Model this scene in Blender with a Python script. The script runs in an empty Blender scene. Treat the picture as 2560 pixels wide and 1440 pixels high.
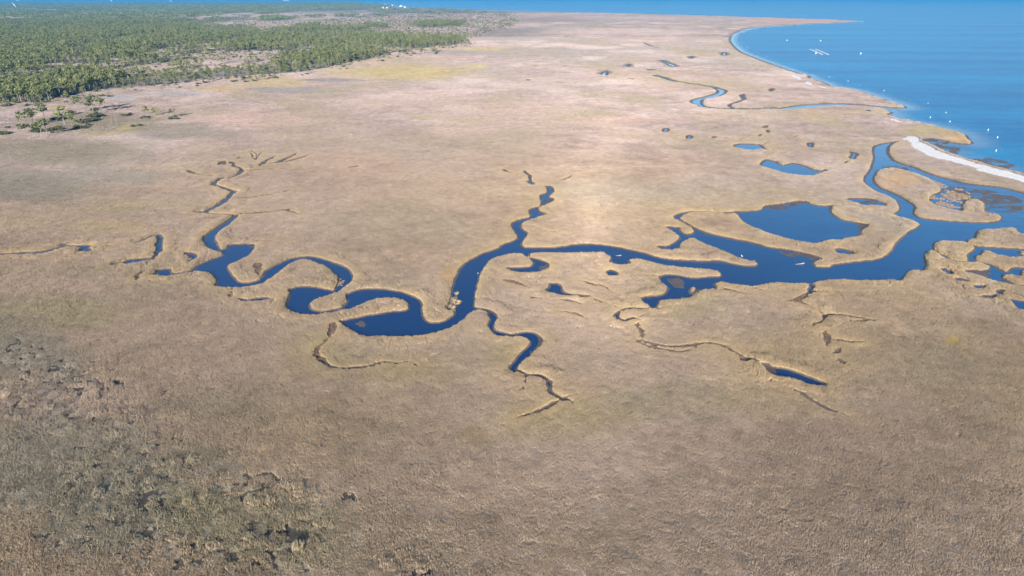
import bpy, bmesh, math, random
import numpy as np
from mathutils import Vector, Matrix

random.seed(7)
RNG = np.random.default_rng(11)
SC = bpy.context.scene
R = math.radians

# ------------------------------------------------------------------ camera, sky, sun, exposure
H = 100.0                              # drone height over the water, metres
F = 1707.0                             # focal length in pixels of a 2560 wide frame
PITCH = math.atan(726.0 / F)
SUN_EL = 17.0
SUN_AZ = 7.0                           # shadows fall this many degrees right of straight ahead

cam_d = bpy.data.cameras.new('camera')
cam = bpy.data.objects.new('camera', cam_d)
SC.collection.objects.link(cam)
cam.location = (0, 0, H)
cam.rotation_euler = (math.pi / 2 - PITCH, 0, 0)
cam_d.sensor_width = 36
cam_d.lens = 36 * F / 2560
cam_d.clip_start = 1.0
cam_d.clip_end = 200000
SC.camera = cam

world = bpy.data.worlds.new("World")
SC.world = world
world.use_nodes = True
wn = world.node_tree
bg = wn.nodes['Background']
sky = wn.nodes.new('ShaderNodeTexSky')
sky.sky_type = 'NISHITA'
sky.sun_disc = False
sky.sun_elevation = R(SUN_EL)
sky.sun_rotation = R(180 + SUN_AZ)
sky.altitude = 100
sky.air_density = 1.0
sky.dust_density = 0.0
sky.ozone_density = 4.0
wn.links.new(sky.outputs[0], bg.inputs[0])
bg.inputs[1].default_value = 0.09

sun_d = bpy.data.lights.new('sun', 'SUN')
sun = bpy.data.objects.new('sun', sun_d)
SC.collection.objects.link(sun)
sun_d.energy = 5.0
sun_d.angle = R(0.55)
sun_d.color = (1.0, 0.925, 0.85)
ldir = Vector((math.sin(R(SUN_AZ)) * math.cos(R(SUN_EL)), math.cos(R(SUN_AZ)) * math.cos(R(SUN_EL)), -math.sin(R(SUN_EL))))
sun.rotation_euler = ldir.to_track_quat('-Z', 'Y').to_euler()

SC.view_settings.view_transform = 'Standard'
SC.view_settings.look = 'None'
SC.view_settings.exposure = 1.06
SC.view_settings.gamma = 1
try:
    SC.cycles.use_denoising = True
    SC.cycles.denoiser = 'OPENIMAGEDENOISE'
    SC.cycles.denoising_prefilter = 'ACCURATE'
    SC.cycles.max_bounces = 5
    SC.cycles.diffuse_bounces = 2
    SC.cycles.glossy_bounces = 2
    SC.cycles.volume_bounces = 0
    SC.cycles.caustics_reflective = False
    SC.cycles.caustics_refractive = False
except Exception:
    pass

# ------------------------------------------------------------------ projection of ground points
CP, SP = math.cos(PITCH), math.sin(PITCH)
ZG = 0.72                              # height of the grass tips over the water, the level the outlines were read at
ZB = 0.36                              # height of the matted ground under them


def ground(px, py, z=ZG):
    """point of the level z that the photograph shows at pixel px,py"""
    px = np.asarray(px, float); py = np.asarray(py, float)
    u = (720 - py) / F
    a = PITCH - np.arctan(u)
    a = np.maximum(a, 0.0004)
    Y = (H - z) / np.tan(a)
    depth = Y * CP + (H - z) * SP
    return (px - 1280) / F * depth, Y


def pixel(X, Y, z=ZG):
    depth = Y * CP + (H - z) * SP
    up = Y * SP - (H - z) * CP
    return 1280 + F * X / depth, 720 - F * up / depth


def gp(px, py, z=ZG):
    x, y = ground(px, py, z)
    return float(x), float(y)


CROPS = dict(P=(0, 0, 1), A=(0, 340, 4), B=(400, 360, 2.88), C=(1100, 400, 2.88), D=(1600, 500, 3.6), E=(2060, 320, 2.88),
             F=(760, 700, 4), G=(2200, 560, 6), H=(1400, 700, 3.2), K=(1640, 280, 6.095), T=(640, 0, 4), U=(1280, 0, 4), V=(1920, 0, 4))


def trace(s):
    """'B 470,790 480,800 F 0,340 ...' -> ground points; a letter picks the survey tile the numbers belong to"""
    out = []
    c = CROPS['P']
    for t in s.split():
        if t in CROPS:
            c = CROPS[t]
        else:
            a, b = t.split(',')
            out.append((c[0] + float(a) / c[2], c[1] + float(b) / c[2]))
    return np.array(out)


def chaikin(p, closed, n=1):
    for _ in range(n):
        q = np.roll(p, -1, 0) if closed else p[1:]
        a = p if closed else p[:-1]
        r = np.empty((len(a) * 2, 2))
        r[0::2] = a * .75 + q * .25
        r[1::2] = a * .25 + q * .75
        if not closed:
            r = np.vstack([p[:1], r, p[-1:]])
        p = r
    return p


def world_poly(s, closed=True, smooth=1):
    p = chaikin(trace(s), closed, smooth)
    X, Y = ground(p[:, 0], p[:, 1])
    return np.stack([X, Y], 1)


# ------------------------------------------------------------------ numpy value noise
def _hash(i, j, seed):
    n = (i.astype(np.int64) * 374761393 + j.astype(np.int64) * 668265263 + seed * 974634777) & 0x7fffffff
    n = ((n ^ (n >> 13)) * 1274126177) & 0x7fffffff
    n = (n ^ (n >> 16)) & 0xffff
    return n.astype(np.float32) / 65535.0


def vnoise(x, y, seed=0):
    xi = np.floor(x); yi = np.floor(y)
    fx = (x - xi).astype(np.float32); fy = (y - yi).astype(np.float32)
    fx = fx * fx * (3 - 2 * fx); fy = fy * fy * (3 - 2 * fy)
    a = _hash(xi, yi, seed); b = _hash(xi + 1, yi, seed); c = _hash(xi, yi + 1, seed); d = _hash(xi + 1, yi + 1, seed)
    return (a + (b - a) * fx) * (1 - fy) + (c + (d - c) * fx) * fy


def fbm(x, y, scale, seed=0, octv=3):
    s = 0; w = 1.0; t = 0
    x = np.asarray(x, np.float64) / scale; y = np.asarray(y, np.float64) / scale
    for k in range(octv):
        s = s + vnoise(x * (1 - .13 * k) + y * .21 * k, y - x * .17 * k, seed + k * 17) * w
        t += w; w *= .55; x = x * 2.03; y = y * 2.03
    return (s / t - .5) * 2          # about -1..1


def sstep(a, b, x):
    t = np.clip((x - a) / (b - a), 0, 1)
    return t * t * (3 - 2 * t)


def signed(poly, X, Y):
    """distance inside the polygon (positive) or outside (negative)"""
    n = len(poly)
    d2 = np.full(X.shape, 1e12, np.float32)
    ins = np.zeros(X.shape, bool)
    X = X.astype(np.float32); Y = Y.astype(np.float32)
    for k in range(n):
        ax, ay = map(np.float32, poly[k]); bx, by = map(np.float32, poly[(k + 1) % n])
        ex, ey = bx - ax, by - ay
        L = ex * ex + ey * ey
        if L < 1e-9:
            continue
        wx = X - ax; wy = Y - ay
        t = np.clip((wx * ex + wy * ey) / L, 0, 1)
        dx = wx - t * ex; dy = wy - t * ey
        np.minimum(d2, dx * dx + dy * dy, out=d2)
        if ay != by:
            c = ((Y >= ay) != (Y >= by)) & (wx < ex * wy / ey)
            ins ^= c
    d = np.sqrt(d2)
    return np.where(ins, d, -d)


def inside(poly, X, Y):
    ins = np.zeros(X.shape, bool)
    n = len(poly)
    for k in range(n):
        ax, ay = poly[k]; bx, by = poly[(k + 1) % n]
        if ay != by:
            ins ^= ((Y >= ay) != (Y >= by)) & (X - ax < (bx - ax) * (Y - ay) / (by - ay))
    return ins


def taper_dist(pl, w, X, Y):
    """half width minus distance, the width shrinking towards both ends"""
    L = np.hypot(*(pl[1:] - pl[:-1]).T); cum = np.concatenate([[0], np.cumsum(L)]); tot = cum[-1]
    best = np.full(X.shape, -1e6)
    for k in range(len(pl) - 1):
        if L[k] < 1e-6:
            continue
        (ax, ay), (bx, by) = pl[k], pl[k + 1]
        ex, ey = bx - ax, by - ay
        t = np.clip(((X - ax) * ex + (Y - ay) * ey) / (L[k] ** 2), 0, 1)
        f = (cum[k] + t * L[k]) / tot
        ww = w * np.minimum(1, .45 + 3.0 * f) * np.clip(1.15 - .8 * f ** 1.8, .3, 1)
        best = np.maximum(best, ww / 2 - np.hypot(X - ax - t * ex, Y - ay - t * ey))
    return best


def line_dist(pl, X, Y):
    d2 = np.full(X.shape, 1e12)
    for k in range(len(pl) - 1):
        ax, ay = pl[k]; bx, by = pl[k + 1]
        ex, ey = bx - ax, by - ay
        L = ex * ex + ey * ey
        if L < 1e-9:
            continue
        wx = X - ax; wy = Y - ay
        t = np.clip((wx * ex + wy * ey) / L, 0, 1)
        dx = wx - t * ex; dy = wy - t * ey
        d2 = np.minimum(d2, dx * dx + dy * dy)
    return np.sqrt(d2)


# ------------------------------------------------------------------ the survey of the marsh: creeks, pools, islands
WATER = [
 # the meandering creek from the western ponds to the fork
 "B 305,665 330,720 350,745 400,762 465,780 440,800 370,820 300,850 250,880 215,905 300,908 350,914 385,935 402,960 420,975 395,1000 410,1015 460,1022 560,1026 625,1020 700,1003 740,988 790,957 830,930 870,900 920,862 980,832 1040,822 1100,830 1150,850 1210,880 1250,915 1282,950 1300,985 1270,1010 1260,1050 1200,1040 1130,1020 1040,1015 960,1025 925,1042 935,1080 915,1120 910,1170 925,1190 980,1212 1050,1222 1130,1218 1200,1205 "
 "F 330,305 450,285 560,235 650,195 750,175 850,165 940,170 1010,190 1045,215 1055,250 1040,285 960,300 880,300 780,320 660,340 560,355 480,370 420,385 355,400 380,415 430,465 500,505 580,540 680,555 780,547 900,548 1050,548 1180,540 1300,520 1400,485 1500,440 1580,385 1640,320 1700,290 1740,285 "
 "1830,298 1850,340 1860,390 1840,430 1850,470 1900,510 1920,535 2000,550 2080,552 2150,547 2210,557 2255,580 2275,610 2245,650 2185,700 2135,760 2098,820 2065,870 2080,895 2115,912 2125,900 2110,885 2130,840 2190,790 2260,740 2330,670 2370,620 2380,580 2340,540 2280,510 2200,505 2130,520 2050,525 1980,510 1910,490 1895,450 1910,400 1930,370 1920,330 1870,295 1800,275 1720,268 1690,245 1700,200 1710,130 1725,60 1740,0 "
 "C 290,810 320,755 350,720 400,690 460,675 530,662 590,668 620,685 640,692 640,660 660,640 600,620 585,595 620,545 635,520 590,490 575,460 600,440 660,420 720,405 760,390 770,380 720,365 705,345 740,325 790,305 820,285 815,270 775,265 800,240 825,215 795,180 765,185 775,205 775,235 720,245 720,260 735,300 720,330 680,335 640,350 640,370 660,405 580,420 525,440 515,465 530,500 560,545 550,565 500,585 440,605 430,625 340,655 260,690 190,730 150,770 110,850 "
 "F 1500,0 1480,70 1470,140 1460,200 1440,260 1450,290 1500,280 1525,310 1490,350 1420,395 1330,415 1250,412 1200,390 1180,340 1170,280 1165,220 1140,180 1090,150 1000,120 920,100 820,85 720,75 620,75 540,85 480,110 430,130 425,150 440,190 430,215 370,275 300,280 240,300 180,310 110,300 60,270 50,235 90,195 150,160 240,140 330,105 400,60 460,10 "
 "B 1385,965 1385,930 1360,895 1300,865 1230,840 1150,815 1080,800 1000,805 920,820 860,850 800,880 765,905 745,935 735,962 700,980 640,993 580,992 540,972 510,930 485,890 485,865 530,850 600,815 645,785 670,745 680,712 600,710 500,715 490,740 430,757 415,730 390,680 395,650 440,610 475,588 522,550 565,512 545,506 510,528 440,575 380,610 330,650",
 # right channel, confluence, northern arm, lagoon, out to the bay
 "C 600,620 680,622 800,622 880,615 980,600 1080,598 1180,605 1280,620 1380,640 D 0,460 60,475 150,505 250,522 360,530 480,535 580,545 700,530 780,545 850,565 920,580 1000,585 1050,580 1058,560 1300,520 1560,535 1560,560 1570,590 1650,595 1728,590 "
 "E 60,975 150,965 250,955 350,945 430,925 490,880 510,840 560,780 620,735 705,695 680,680 600,655 520,630 500,615 520,605 550,575 545,550 510,510 450,480 380,455 310,410 280,370 300,330 340,280 345,240 360,215 345,160 350,125 420,105 480,98 555,88 520,100 480,120 465,150 470,190 500,225 560,250 640,270 720,305 820,340 920,365 1020,390 1150,405 1260,415 1350,435 1440,460 1600,500 1900,560 2300,640 2300,1100 "
 "G 2700,1010 2400,940 2160,915 1980,895 1850,870 1700,830 1550,780 1400,735 1290,715 1290,700 1320,670 1400,670 1560,680 1660,670 1680,640 1640,610 1550,575 1450,555 1340,565 1200,560 1080,540 980,500 900,440 820,390 760,385 690,410 655,450 670,500 695,580 680,640 650,690 600,680 520,668 420,690 360,760 340,820 280,840 150,830 0,845 "
 "D 1728,703 1620,720 1520,740 1420,742 1300,735 1200,738 1120,750 1040,765 960,765 880,750 820,745 770,730 700,725 650,740 690,780 650,795 560,785 520,790 500,830 440,870 330,885 250,890 170,895 155,940 130,970 100,960 50,920 5,875 60,860 150,855 230,840 260,790 250,765 200,735 165,680 240,660 330,665 410,685 500,695 600,680 725,680 735,660 710,635 640,618 560,608 450,600 330,590 220,580 120,550 50,535 0,525 "
 "C 1400,708 1350,712 1380,735 1330,750 1260,745 1220,730 1235,700 1220,680 1180,665 1100,658 1000,665 900,662 800,660 700,662 635,670 600,650",
 # the hairpin behind the wedge island
 "D 650,98 560,95 470,92 370,110 310,130 300,150 350,180 420,215 470,240 490,260 490,285 470,298 400,300 350,270 355,240 300,232 230,228 240,250 310,280 350,310 370,335 330,360 300,385 250,410 180,400 155,415 200,438 300,447 350,430 355,385 400,360 440,335 470,325 500,335 540,370 600,390 700,425 800,470 880,510 950,535 1030,545 1080,580 1300,640 1560,600 1560,560 1580,530 1640,530 1630,510 1570,490 1480,465 1380,445 1260,425 1150,415 1050,380 900,350 750,320 600,285 500,245 430,205 370,170 350,155 390,125 470,104 560,104 650,108",
 # big pond
 "D 600,97 740,103 850,97 1000,92 1100,80 1105,50 1180,35 1300,25 1400,0 1510,0 1530,25 1600,38 1728,48 E 60,553 40,590 70,620 120,650 190,665 280,680 320,690 260,740 265,770 180,785 100,803 30,800 D 1660,368 1560,388 1450,372 1350,347 1200,307 1100,267 1020,237 950,202 930,180 900,150 870,115 830,112 790,128 740,110",
 # pools in the west
 "A 820,1105 860,1105 915,1130 880,1150 830,1152 790,1140", "A 1545,985 1600,980 1630,1010 1610,1050 1615,1100 1632,1130 1600,1160 1560,1175 1535,1165 1565,1130 1555,1080 1575,1050 1580,1010",
 "A 1250,1235 1350,1215 1500,1212 1510,1225 1420,1247 1340,1270 1240,1273", "A 1835,1160 1900,1156 1967,1180 1940,1202 1900,1222 1890,1190",
 "A 1550,1330 1690,1312 1702,1330 1700,1360 1720,1372 1640,1387 1560,1392 1535,1375 1570,1350", "A 1340,1060 1400,1042 1450,1012 1462,1022 1430,1045 1380,1060", "B 565,1100 595,1128 680,1122 760,1119 787,1105 740,1094 680,1099 620,1112",
 # pools in the middle
 "C 470,765 525,798 600,808 690,803 760,783 788,765 772,733 735,716 690,705 645,695 660,712 682,728 674,752 640,765 560,766", "C 795,880 840,880 875,905 878,940 930,955 980,972 940,970 860,967 800,952 758,930 795,905",
 "C 1200,795 1240,783 1277,805 1272,823 1240,830 1208,815", "H 1612,652 1700,688 1800,698 1900,730 2000,770 2080,798 2135,822 2100,837 2030,832 1950,802 1860,777 1760,767 1690,742 1650,700",
 # pools in the north east
 "U 1485,598 1530,603 1590,630 1662,655 1610,667 1570,652 1510,620", "U 910,709 965,703 960,752 920,747 870,740", "U 1145,638 1195,638 1180,667 1140,662", "U 1340,688 1410,691 1395,703",
 "U 1770,562 1820,557 1810,583 1770,583", "U 2090,523 2140,518 2158,547 2100,555", "U 132,795 185,790 170,807", "U 1160,782 1220,783 1200,796",
 "U 2000,868 2080,880 2150,900 2140,932 2080,957 1990,974 1920,987 1900,1007 1905,1035 1930,1057 1975,1076 1900,1075 1840,1047 1770,1015 1800,993 1880,973 1980,948 2040,928 2060,905 2010,880",
 "U 1502,1285 1525,1278 1575,1278 1573,1310 1535,1324 1500,1317", "U 1740,1355 1765,1340 1805,1348 1812,1375 1770,1392 1740,1382", "U 1985,1362 2058,1360 2015,1383", "U 2275,945 2335,933 2312,960 2355,985 2310,1002 2285,972",
 "V 8,890 50,880 62,888 55,905 15,917", "V 990,1093 1025,1098 1015,1115 980,1112", "V 60,1086 200,1062 350,1042 500,1033 650,1028 800,1033 950,1043 1100,1058 1250,1071 1400,1072 1400,1095 1200,1092 1140,1080 1000,1063 850,1052 700,1054 500,1064 350,1080 200,1092",
 "K 1160,512 1200,483 1350,468 1500,478 1610,488 1640,528 1705,567 1640,562 1570,552 1500,580 1400,577 1300,562 1220,537", "K 1580,790 1620,728 1700,703 1760,733 1850,743 1870,778 1950,798 2030,773 2150,768 2210,788 2320,828 2420,868 2560,878 2600,885 2480,927 2360,964 2180,957 2050,942 1900,907 1800,872 1700,847 1620,817",
 "K 2300,455 2380,455 2415,470 2395,535 2340,540 2295,505", "K 1610,245 1660,205 1710,192 1690,235", "K 1670,290 1700,262 1730,290 1705,322",
 "E 178,207 200,185 175,160 215,168 248,180 242,198 215,224 190,220", "E 145,510 200,498 280,500 350,503 400,518 455,545 420,560 350,552 280,562 250,535 180,522", "E 82,870 110,856 170,868 218,885 200,907 140,902 95,892", "E 140,250 160,235 172,235 155,252", "E 0,290 30,295 10,312 -10,315",
 # pools in the broken marsh at the right edge
 "G 900,658 960,640 1000,663 1080,690 1082,742 1040,747 960,702", "G 1138,798 1220,788 1315,838 1300,862 1200,852 1148,832", "G 1428,903 1500,898 1585,913 1540,952 1480,967 1438,942",
 "G 1428,1073 1530,1073 1600,1058 1742,1043 1732,1082 1640,1102 1560,1097", "G 1948,1100 2030,1118 2120,1138 2230,1148 2230,1290 2120,1282 2030,1222 1998,1150", "G 980,318 1060,318 1120,345 1110,368 1040,352",
]
ISLANDS = [
 "G 810,387 790,320 820,260 880,240 1000,250 1150,245 1290,265 1400,300 1440,335 1400,390 1320,430 1310,480 1342,540 1290,553 1150,538 1050,508 960,450 880,420 825,372",
 "G 1285,262 1330,220 1420,213 1442,190 1430,130 1470,90 1560,70 1700,65 1850,50 1980,45 2060,65 2065,110 2160,135 2300,140 2700,180 2700,400 2400,378 2160,360 2000,346 1850,346 1700,331 1560,326 1430,310",
 "G 1420,490 1450,460 1530,450 1520,420 1560,388 1650,393 1720,430 1800,455 1900,470 1960,488 2080,473 2160,478 2400,470 2700,470 2700,650 2400,645 2160,630 2000,630 1960,670 1920,712 1850,692 1750,640 1650,580 1540,560 1440,530",
 "G 2090,420 2110,400 2160,398 2400,398 2600,410 2600,455 2300,455 2150,448", "G 1800,780 1850,745 1960,733 2080,763 2160,780 2300,800 2500,830 2500,900 2300,885 2080,907 2000,872 1950,852 1880,822", "G 2090,740 2120,698 2160,688 2300,690 2500,700 2500,790 2300,770 2160,772",
 "E 358,365 375,320 400,296 450,285 530,288 620,313 720,343 800,390 850,425 840,455 790,470 765,490 765,520 800,545 850,560 930,582 1000,597 990,560 1020,518 1060,503 1130,518 1172,550 1150,602 1200,612 1270,620 1288,640 1260,667 1150,674 1000,667 850,657 700,642 643,615 650,590 660,560 630,530 560,490 490,455 420,430 375,402",
 "D 438,800 450,778 480,770 507,785 502,815 480,837 450,827",
]
CREEKS = [  # centre line, width in metres
 ("B 540,150 575,172 600,193 577,212 515,238 470,250", 2.6), ("B 440,240 410,262 385,285 362,290", 3.2), ("B 385,290 440,302 485,318 540,343", 3.2), ("B 537,343 510,372 465,405 420,440 370,462 300,490", 3.4), ("B 280,482 330,492 430,499 540,506", 3.2),
 ("U 1436,753 1540,783 1640,813 1760,832 1900,850 2030,872", 8.5), ("U 1960,1072 2060,1083 2200,1088 2400,1088 2560,1083 V 60,1076", 9.5), ("U 2300,1000 2220,1030 2160,1050 2222,1085", 4.0),
 ("F 2115,908 2200,943 2270,952 2340,954 2400,970 2430,1000 2450,1050 2460,1100 2500,1140 2560,1178", 1.5), ("H 770,213 680,224 560,216 480,234 432,275 470,305 525,320 560,300 600,298", 1.5), ("E 40,552 150,558 270,580 400,600 505,614", 2.0),
 ("A 0,1168 200,1160 440,1148 600,1105 700,1088 800,1087 860,1100", 4.2), ("A 1700,1372 1830,1362 1905,1343", 3.8), ("C 655,150 668,172 720,182 775,186", 1.6), ("C 608,72 645,100 648,125 658,165", 2.0), ("C 640,150 660,170", 4.0),
 ("C 600,476 640,470 690,480", 1.0), ("C 735,508 790,513 830,508", 1.2), ("G 1800,1040 1798,1000 1850,983 1980,1003 2100,1048 2260,1100", 2.0), ("H 2000,20 2005,90", 2.2), ("H 2110,268 2200,264", 1.4), ("H 2112,275 2080,320 2030,350", 1.2), ("D 930,830 760,790", 1.2), ("D 60,672 150,668 175,680", 1.2),
 ("A 1510,1225 1545,1200 1565,1170", 2.0), ("A 1455,1020 1510,995 1560,985", 2.0), ("A 1150,1278 1200,1255 1260,1245", 1.8), ("A 1960,1190 1930,1230 1905,1250", 1.6), ("K 190,315 270,330 400,345", 2.2), ("K 630,405 760,408 850,392 940,372", 1.8), ("K 1030,385 1100,405 1170,415", 2.4), ("K 1265,415 1370,388", 2.0), ("K 1570,370 1605,330", 2.0), ("K 1590,372 1640,382 1700,378", 1.6), ("K 2010,392 2110,385 2140,355", 1.6), ("K 1640,525 1760,520 1880,510", 1.6), ("K 1690,565 1740,578 1800,570", 1.6), ("K 1640,490 1700,450", 1.2),
]
RILLS = [
 ("B 700,855 712,900 715,945", 1.6), ("B 500,1100 512,1070 518,1040", 1.0), ("A 1400,1420 1395,1390 1440,1350 1500,1335", 1.4), ("A 600,1105 640,1075 760,1050", .9), ("A 920,1130 1000,1100 1250,1080", .8),  # dry runnels: dark mud lines through the grass
 ("B 635,70 665,85 687,118", .6), ("B 687,112 700,85 745,45", .6), ("B 680,60 690,85", .5), ("B 640,50 655,75", .5), ("B 660,45 672,70", .4), ("B 710,155 750,130 800,100 850,78", 1.7), ("B 770,140 900,115 980,60", 1.5), ("B 830,135 950,118 1100,60", 1.5), ("B 600,195 700,180 830,172", 1.7), ("B 540,385 640,379 780,362 890,340", 1.7), ("B 890,340 990,318", .7), ("B 570,500 660,492 760,490 850,475 900,468 950,488 1005,505", 1.5), ("B 900,465 970,462", 1.2), ("B 700,695 840,687 925,683", 1.0), ("B 195,180 240,205 320,218 390,222", 1.2), ("B 420,150 455,115 470,150", 1.6), ("B 510,125 540,150", 1.8), ("B 550,105 610,75", .8), ("B 1360,165 1430,150", 1.0),
 ("F 300,405 270,480 240,560", 1.2), ("F 240,560 150,640 120,700 180,770 260,830 380,865 500,855 620,845 700,835 740,805 800,805 860,825 960,820 1070,820 1130,850", 1.0), ("F 2215,955 2210,1070", .5), ("P 1400,994 1350,1015 1290,1045", .7), ("P 1395,990 1425,1003", .7), ("P 1398,992 1440,985", .5),
 ("H 620,328 650,400 658,472", .8), ("H 600,460 650,505 760,545 900,570 980,578 1060,550 1120,520", .8), ("H 640,470 760,510 900,530 1010,520 1100,505 1200,500 1290,525 1360,545 1430,575 1500,610 1580,640", 1.25), ("H 1480,615 1580,642", 2.0), ("H 1620,655 1660,665", 1.6), ("H 980,30 1200,60", .6), ("C 460,860 560,880 640,915", 1.1), ("C 650,985 740,1000", 1.2), ("C 900,1085 1000,1110 1060,1130", 1.2), ("C 980,972 1040,967 1095,972", 1.5), ("C 1110,990 1180,1030 1270,1062", .6), ("C 440,60 510,95", 1.0), ("C 800,150 880,145 980,95", .6),
 ("H 2000,85 1960,120 1900,150 1930,165 2040,225 2110,270", 1.4), ("H 1820,158 1900,135 1980,100", 1.0), ("H 1990,90 2160,85", .8), ("H 2200,265 2330,280 2440,295 2560,315", .9), ("H 2140,400 2140,440 2110,490 2115,515", 1.1), ("H 2130,460 2340,485 2440,490", .7), ("H 2165,575 2180,550 2230,535", 1.2), ("H 2200,620 2250,660 2320,685", 1.0), ("H 1860,860 1960,910 2040,965 2140,1010 2340,1090", 1.0), ("H 1000,90 1200,65 1470,98", .7),
 ("H 150,0 330,40 430,90", .5), ("H 0,240 100,265 160,270", .9), ("H 20,145 120,160 200,200", .7), ("G 1160,690 1300,705", .6), ("U 1030,395 1230,410", 3.0), ("U 1300,420 1380,455 1470,480", 3.0), ("U 1700,515 1900,515 2080,505", 2.5), ("P 870,418 905,412", 1.0), ("P 700,416 760,410", .7), ("P 1865,712 1930,728", .7), ("P 2120,800 2190,798", .6),
]
SEA = ("P -9000,-4.6 -9000,1.2 0,1.4 130,1.8 300,2.6 500,3 600,4 660,4.5 720,3 860,1.8 890,4 905,8.5 960,12 1005,15.5 1030,18 1060,20 1150,23 1280,27 1480,31 1700,37 1900,43 2050,48 2140,51.5 2156,53 2100,56 2040,58 2000,60 1950,64 1910,66.5 1890,67.5 1860,73 1840,80 1826,88 1821,98 1826,108 1838,122 1850,130 1870,138 1900,150 1920,157 1945,166 1980,178 2005,186 2022,189 2012,192 2040,200 2060,208 2075,216 2110,219 2150,228 2190,242 2240,258 2258,264 2262,267 2250,269.5 2215,268 2205,271 2215,275 2228,281 2211,283.5 2225,290 2250,297 2285,304 2320,310 2360,320 2395,330 2410,335 2415,345 2428,356 2415,358 2390,355 2370,351 2340,344 2310,343.5 2303,348 2312,354 2340,366 2360,375 2400,391 2440,403 2500,418 2560,434 2700,470 2900,520 3400,640 9000,700 9000,-4.6")
MUDS = [
 "D 1230,440 1480,465 1640,515 1560,535 1470,525 1400,550 1330,500", "D 190,670 400,690 430,790 330,780 240,720", "E 830,400 1100,425 1440,480 1440,600 1300,600 1150,580 1000,520", "E 380,270 450,262 560,262 640,300 540,300 440,285", "F 480,380 600,372 650,440 600,500 520,440", "C 690,360 775,375 720,405 680,400", "C 740,265 822,265 800,300 750,320", "C 700,700 790,740 790,775 690,800", "C 710,240 745,240 745,290 725,290",
 "G 1290,665 1650,672 1750,740 1780,790 1990,895 1700,830 1400,735", "E 180,655 330,680 260,745 240,720", "E 690,66 780,62 860,82 930,112 760,112", "E 740,110 900,118 1015,143 960,205 850,185", "E 1050,215 1130,203 1250,213 1385,248 1375,282 1280,290 1150,255", "D 1090,80 1110,40 1300,25 1420,0 1520,0 1500,22 1380,60 1250,82", "G 1990,625 2300,625 2300,660 2000,680", "E 150,500 450,510 460,560 350,540 240,535", "D 20,865 150,855 160,880 60,890", "H 1612,652 1700,688 1740,740 1660,720", "F 2330,520 2390,570 2350,660 2260,760 2240,740 2330,600", "B 380,640 480,600 480,680 410,720", "B 620,705 690,708 680,760 640,770",
]
BEACHES = [
 "E 555,75 600,58 645,54 690,68 682,92 740,113 800,148 900,188 1010,222 1160,267 1300,302 1440,340 1800,440 2300,560 2300,600 1800,490 1440,388 1330,357 1200,327 1090,302 1108,287 1000,257 880,227 780,207 700,167 612,118 640,108 600,92",
 "V 218,752 262,738 300,755 352,785 320,797 270,780", "V 355,822 410,805 452,835 430,852 390,840", "V 478,858 540,858 622,878 560,880", "V 1212,1183 1290,1190 1372,1222 1310,1222 1245,1205", "V 150,697 220,715 215,722 160,705", "V 1415,1227 1470,1233 1440,1240", "U 2145,488 2180,492 2170,500",
]
WATER_W = [world_poly(s) for s in WATER]
ISLAND_W = [world_poly(s) for s in ISLANDS]
CREEK_W = [(world_poly(s, False, 2), max(w - .8, .5)) for s, w in CREEKS]
RILL_W = [(q := world_poly(s, False, 2), (w * 1.2 + .25) * (1.8 if q[:, 1].mean() > 330 else 1.55)) for s, w in RILLS]
SEA_W = world_poly(SEA, True, 1)
SEA_W[:, 0] = np.clip(SEA_W[:, 0], -90000, 90000); SEA_W[:, 1] = np.clip(SEA_W[:, 1], 0, 90000)
MUD_W = [world_poly(s) for s in MUDS]
BEACH_W = [world_poly(s) for s in BEACHES]


def near_box(p, X, Y, m):
    return np.nonzero((X > p[:, 0].min() - m) & (X < p[:, 0].max() + m) & (Y > p[:, 1].min() - m) & (Y < p[:, 1].max() + m))[0]


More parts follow.
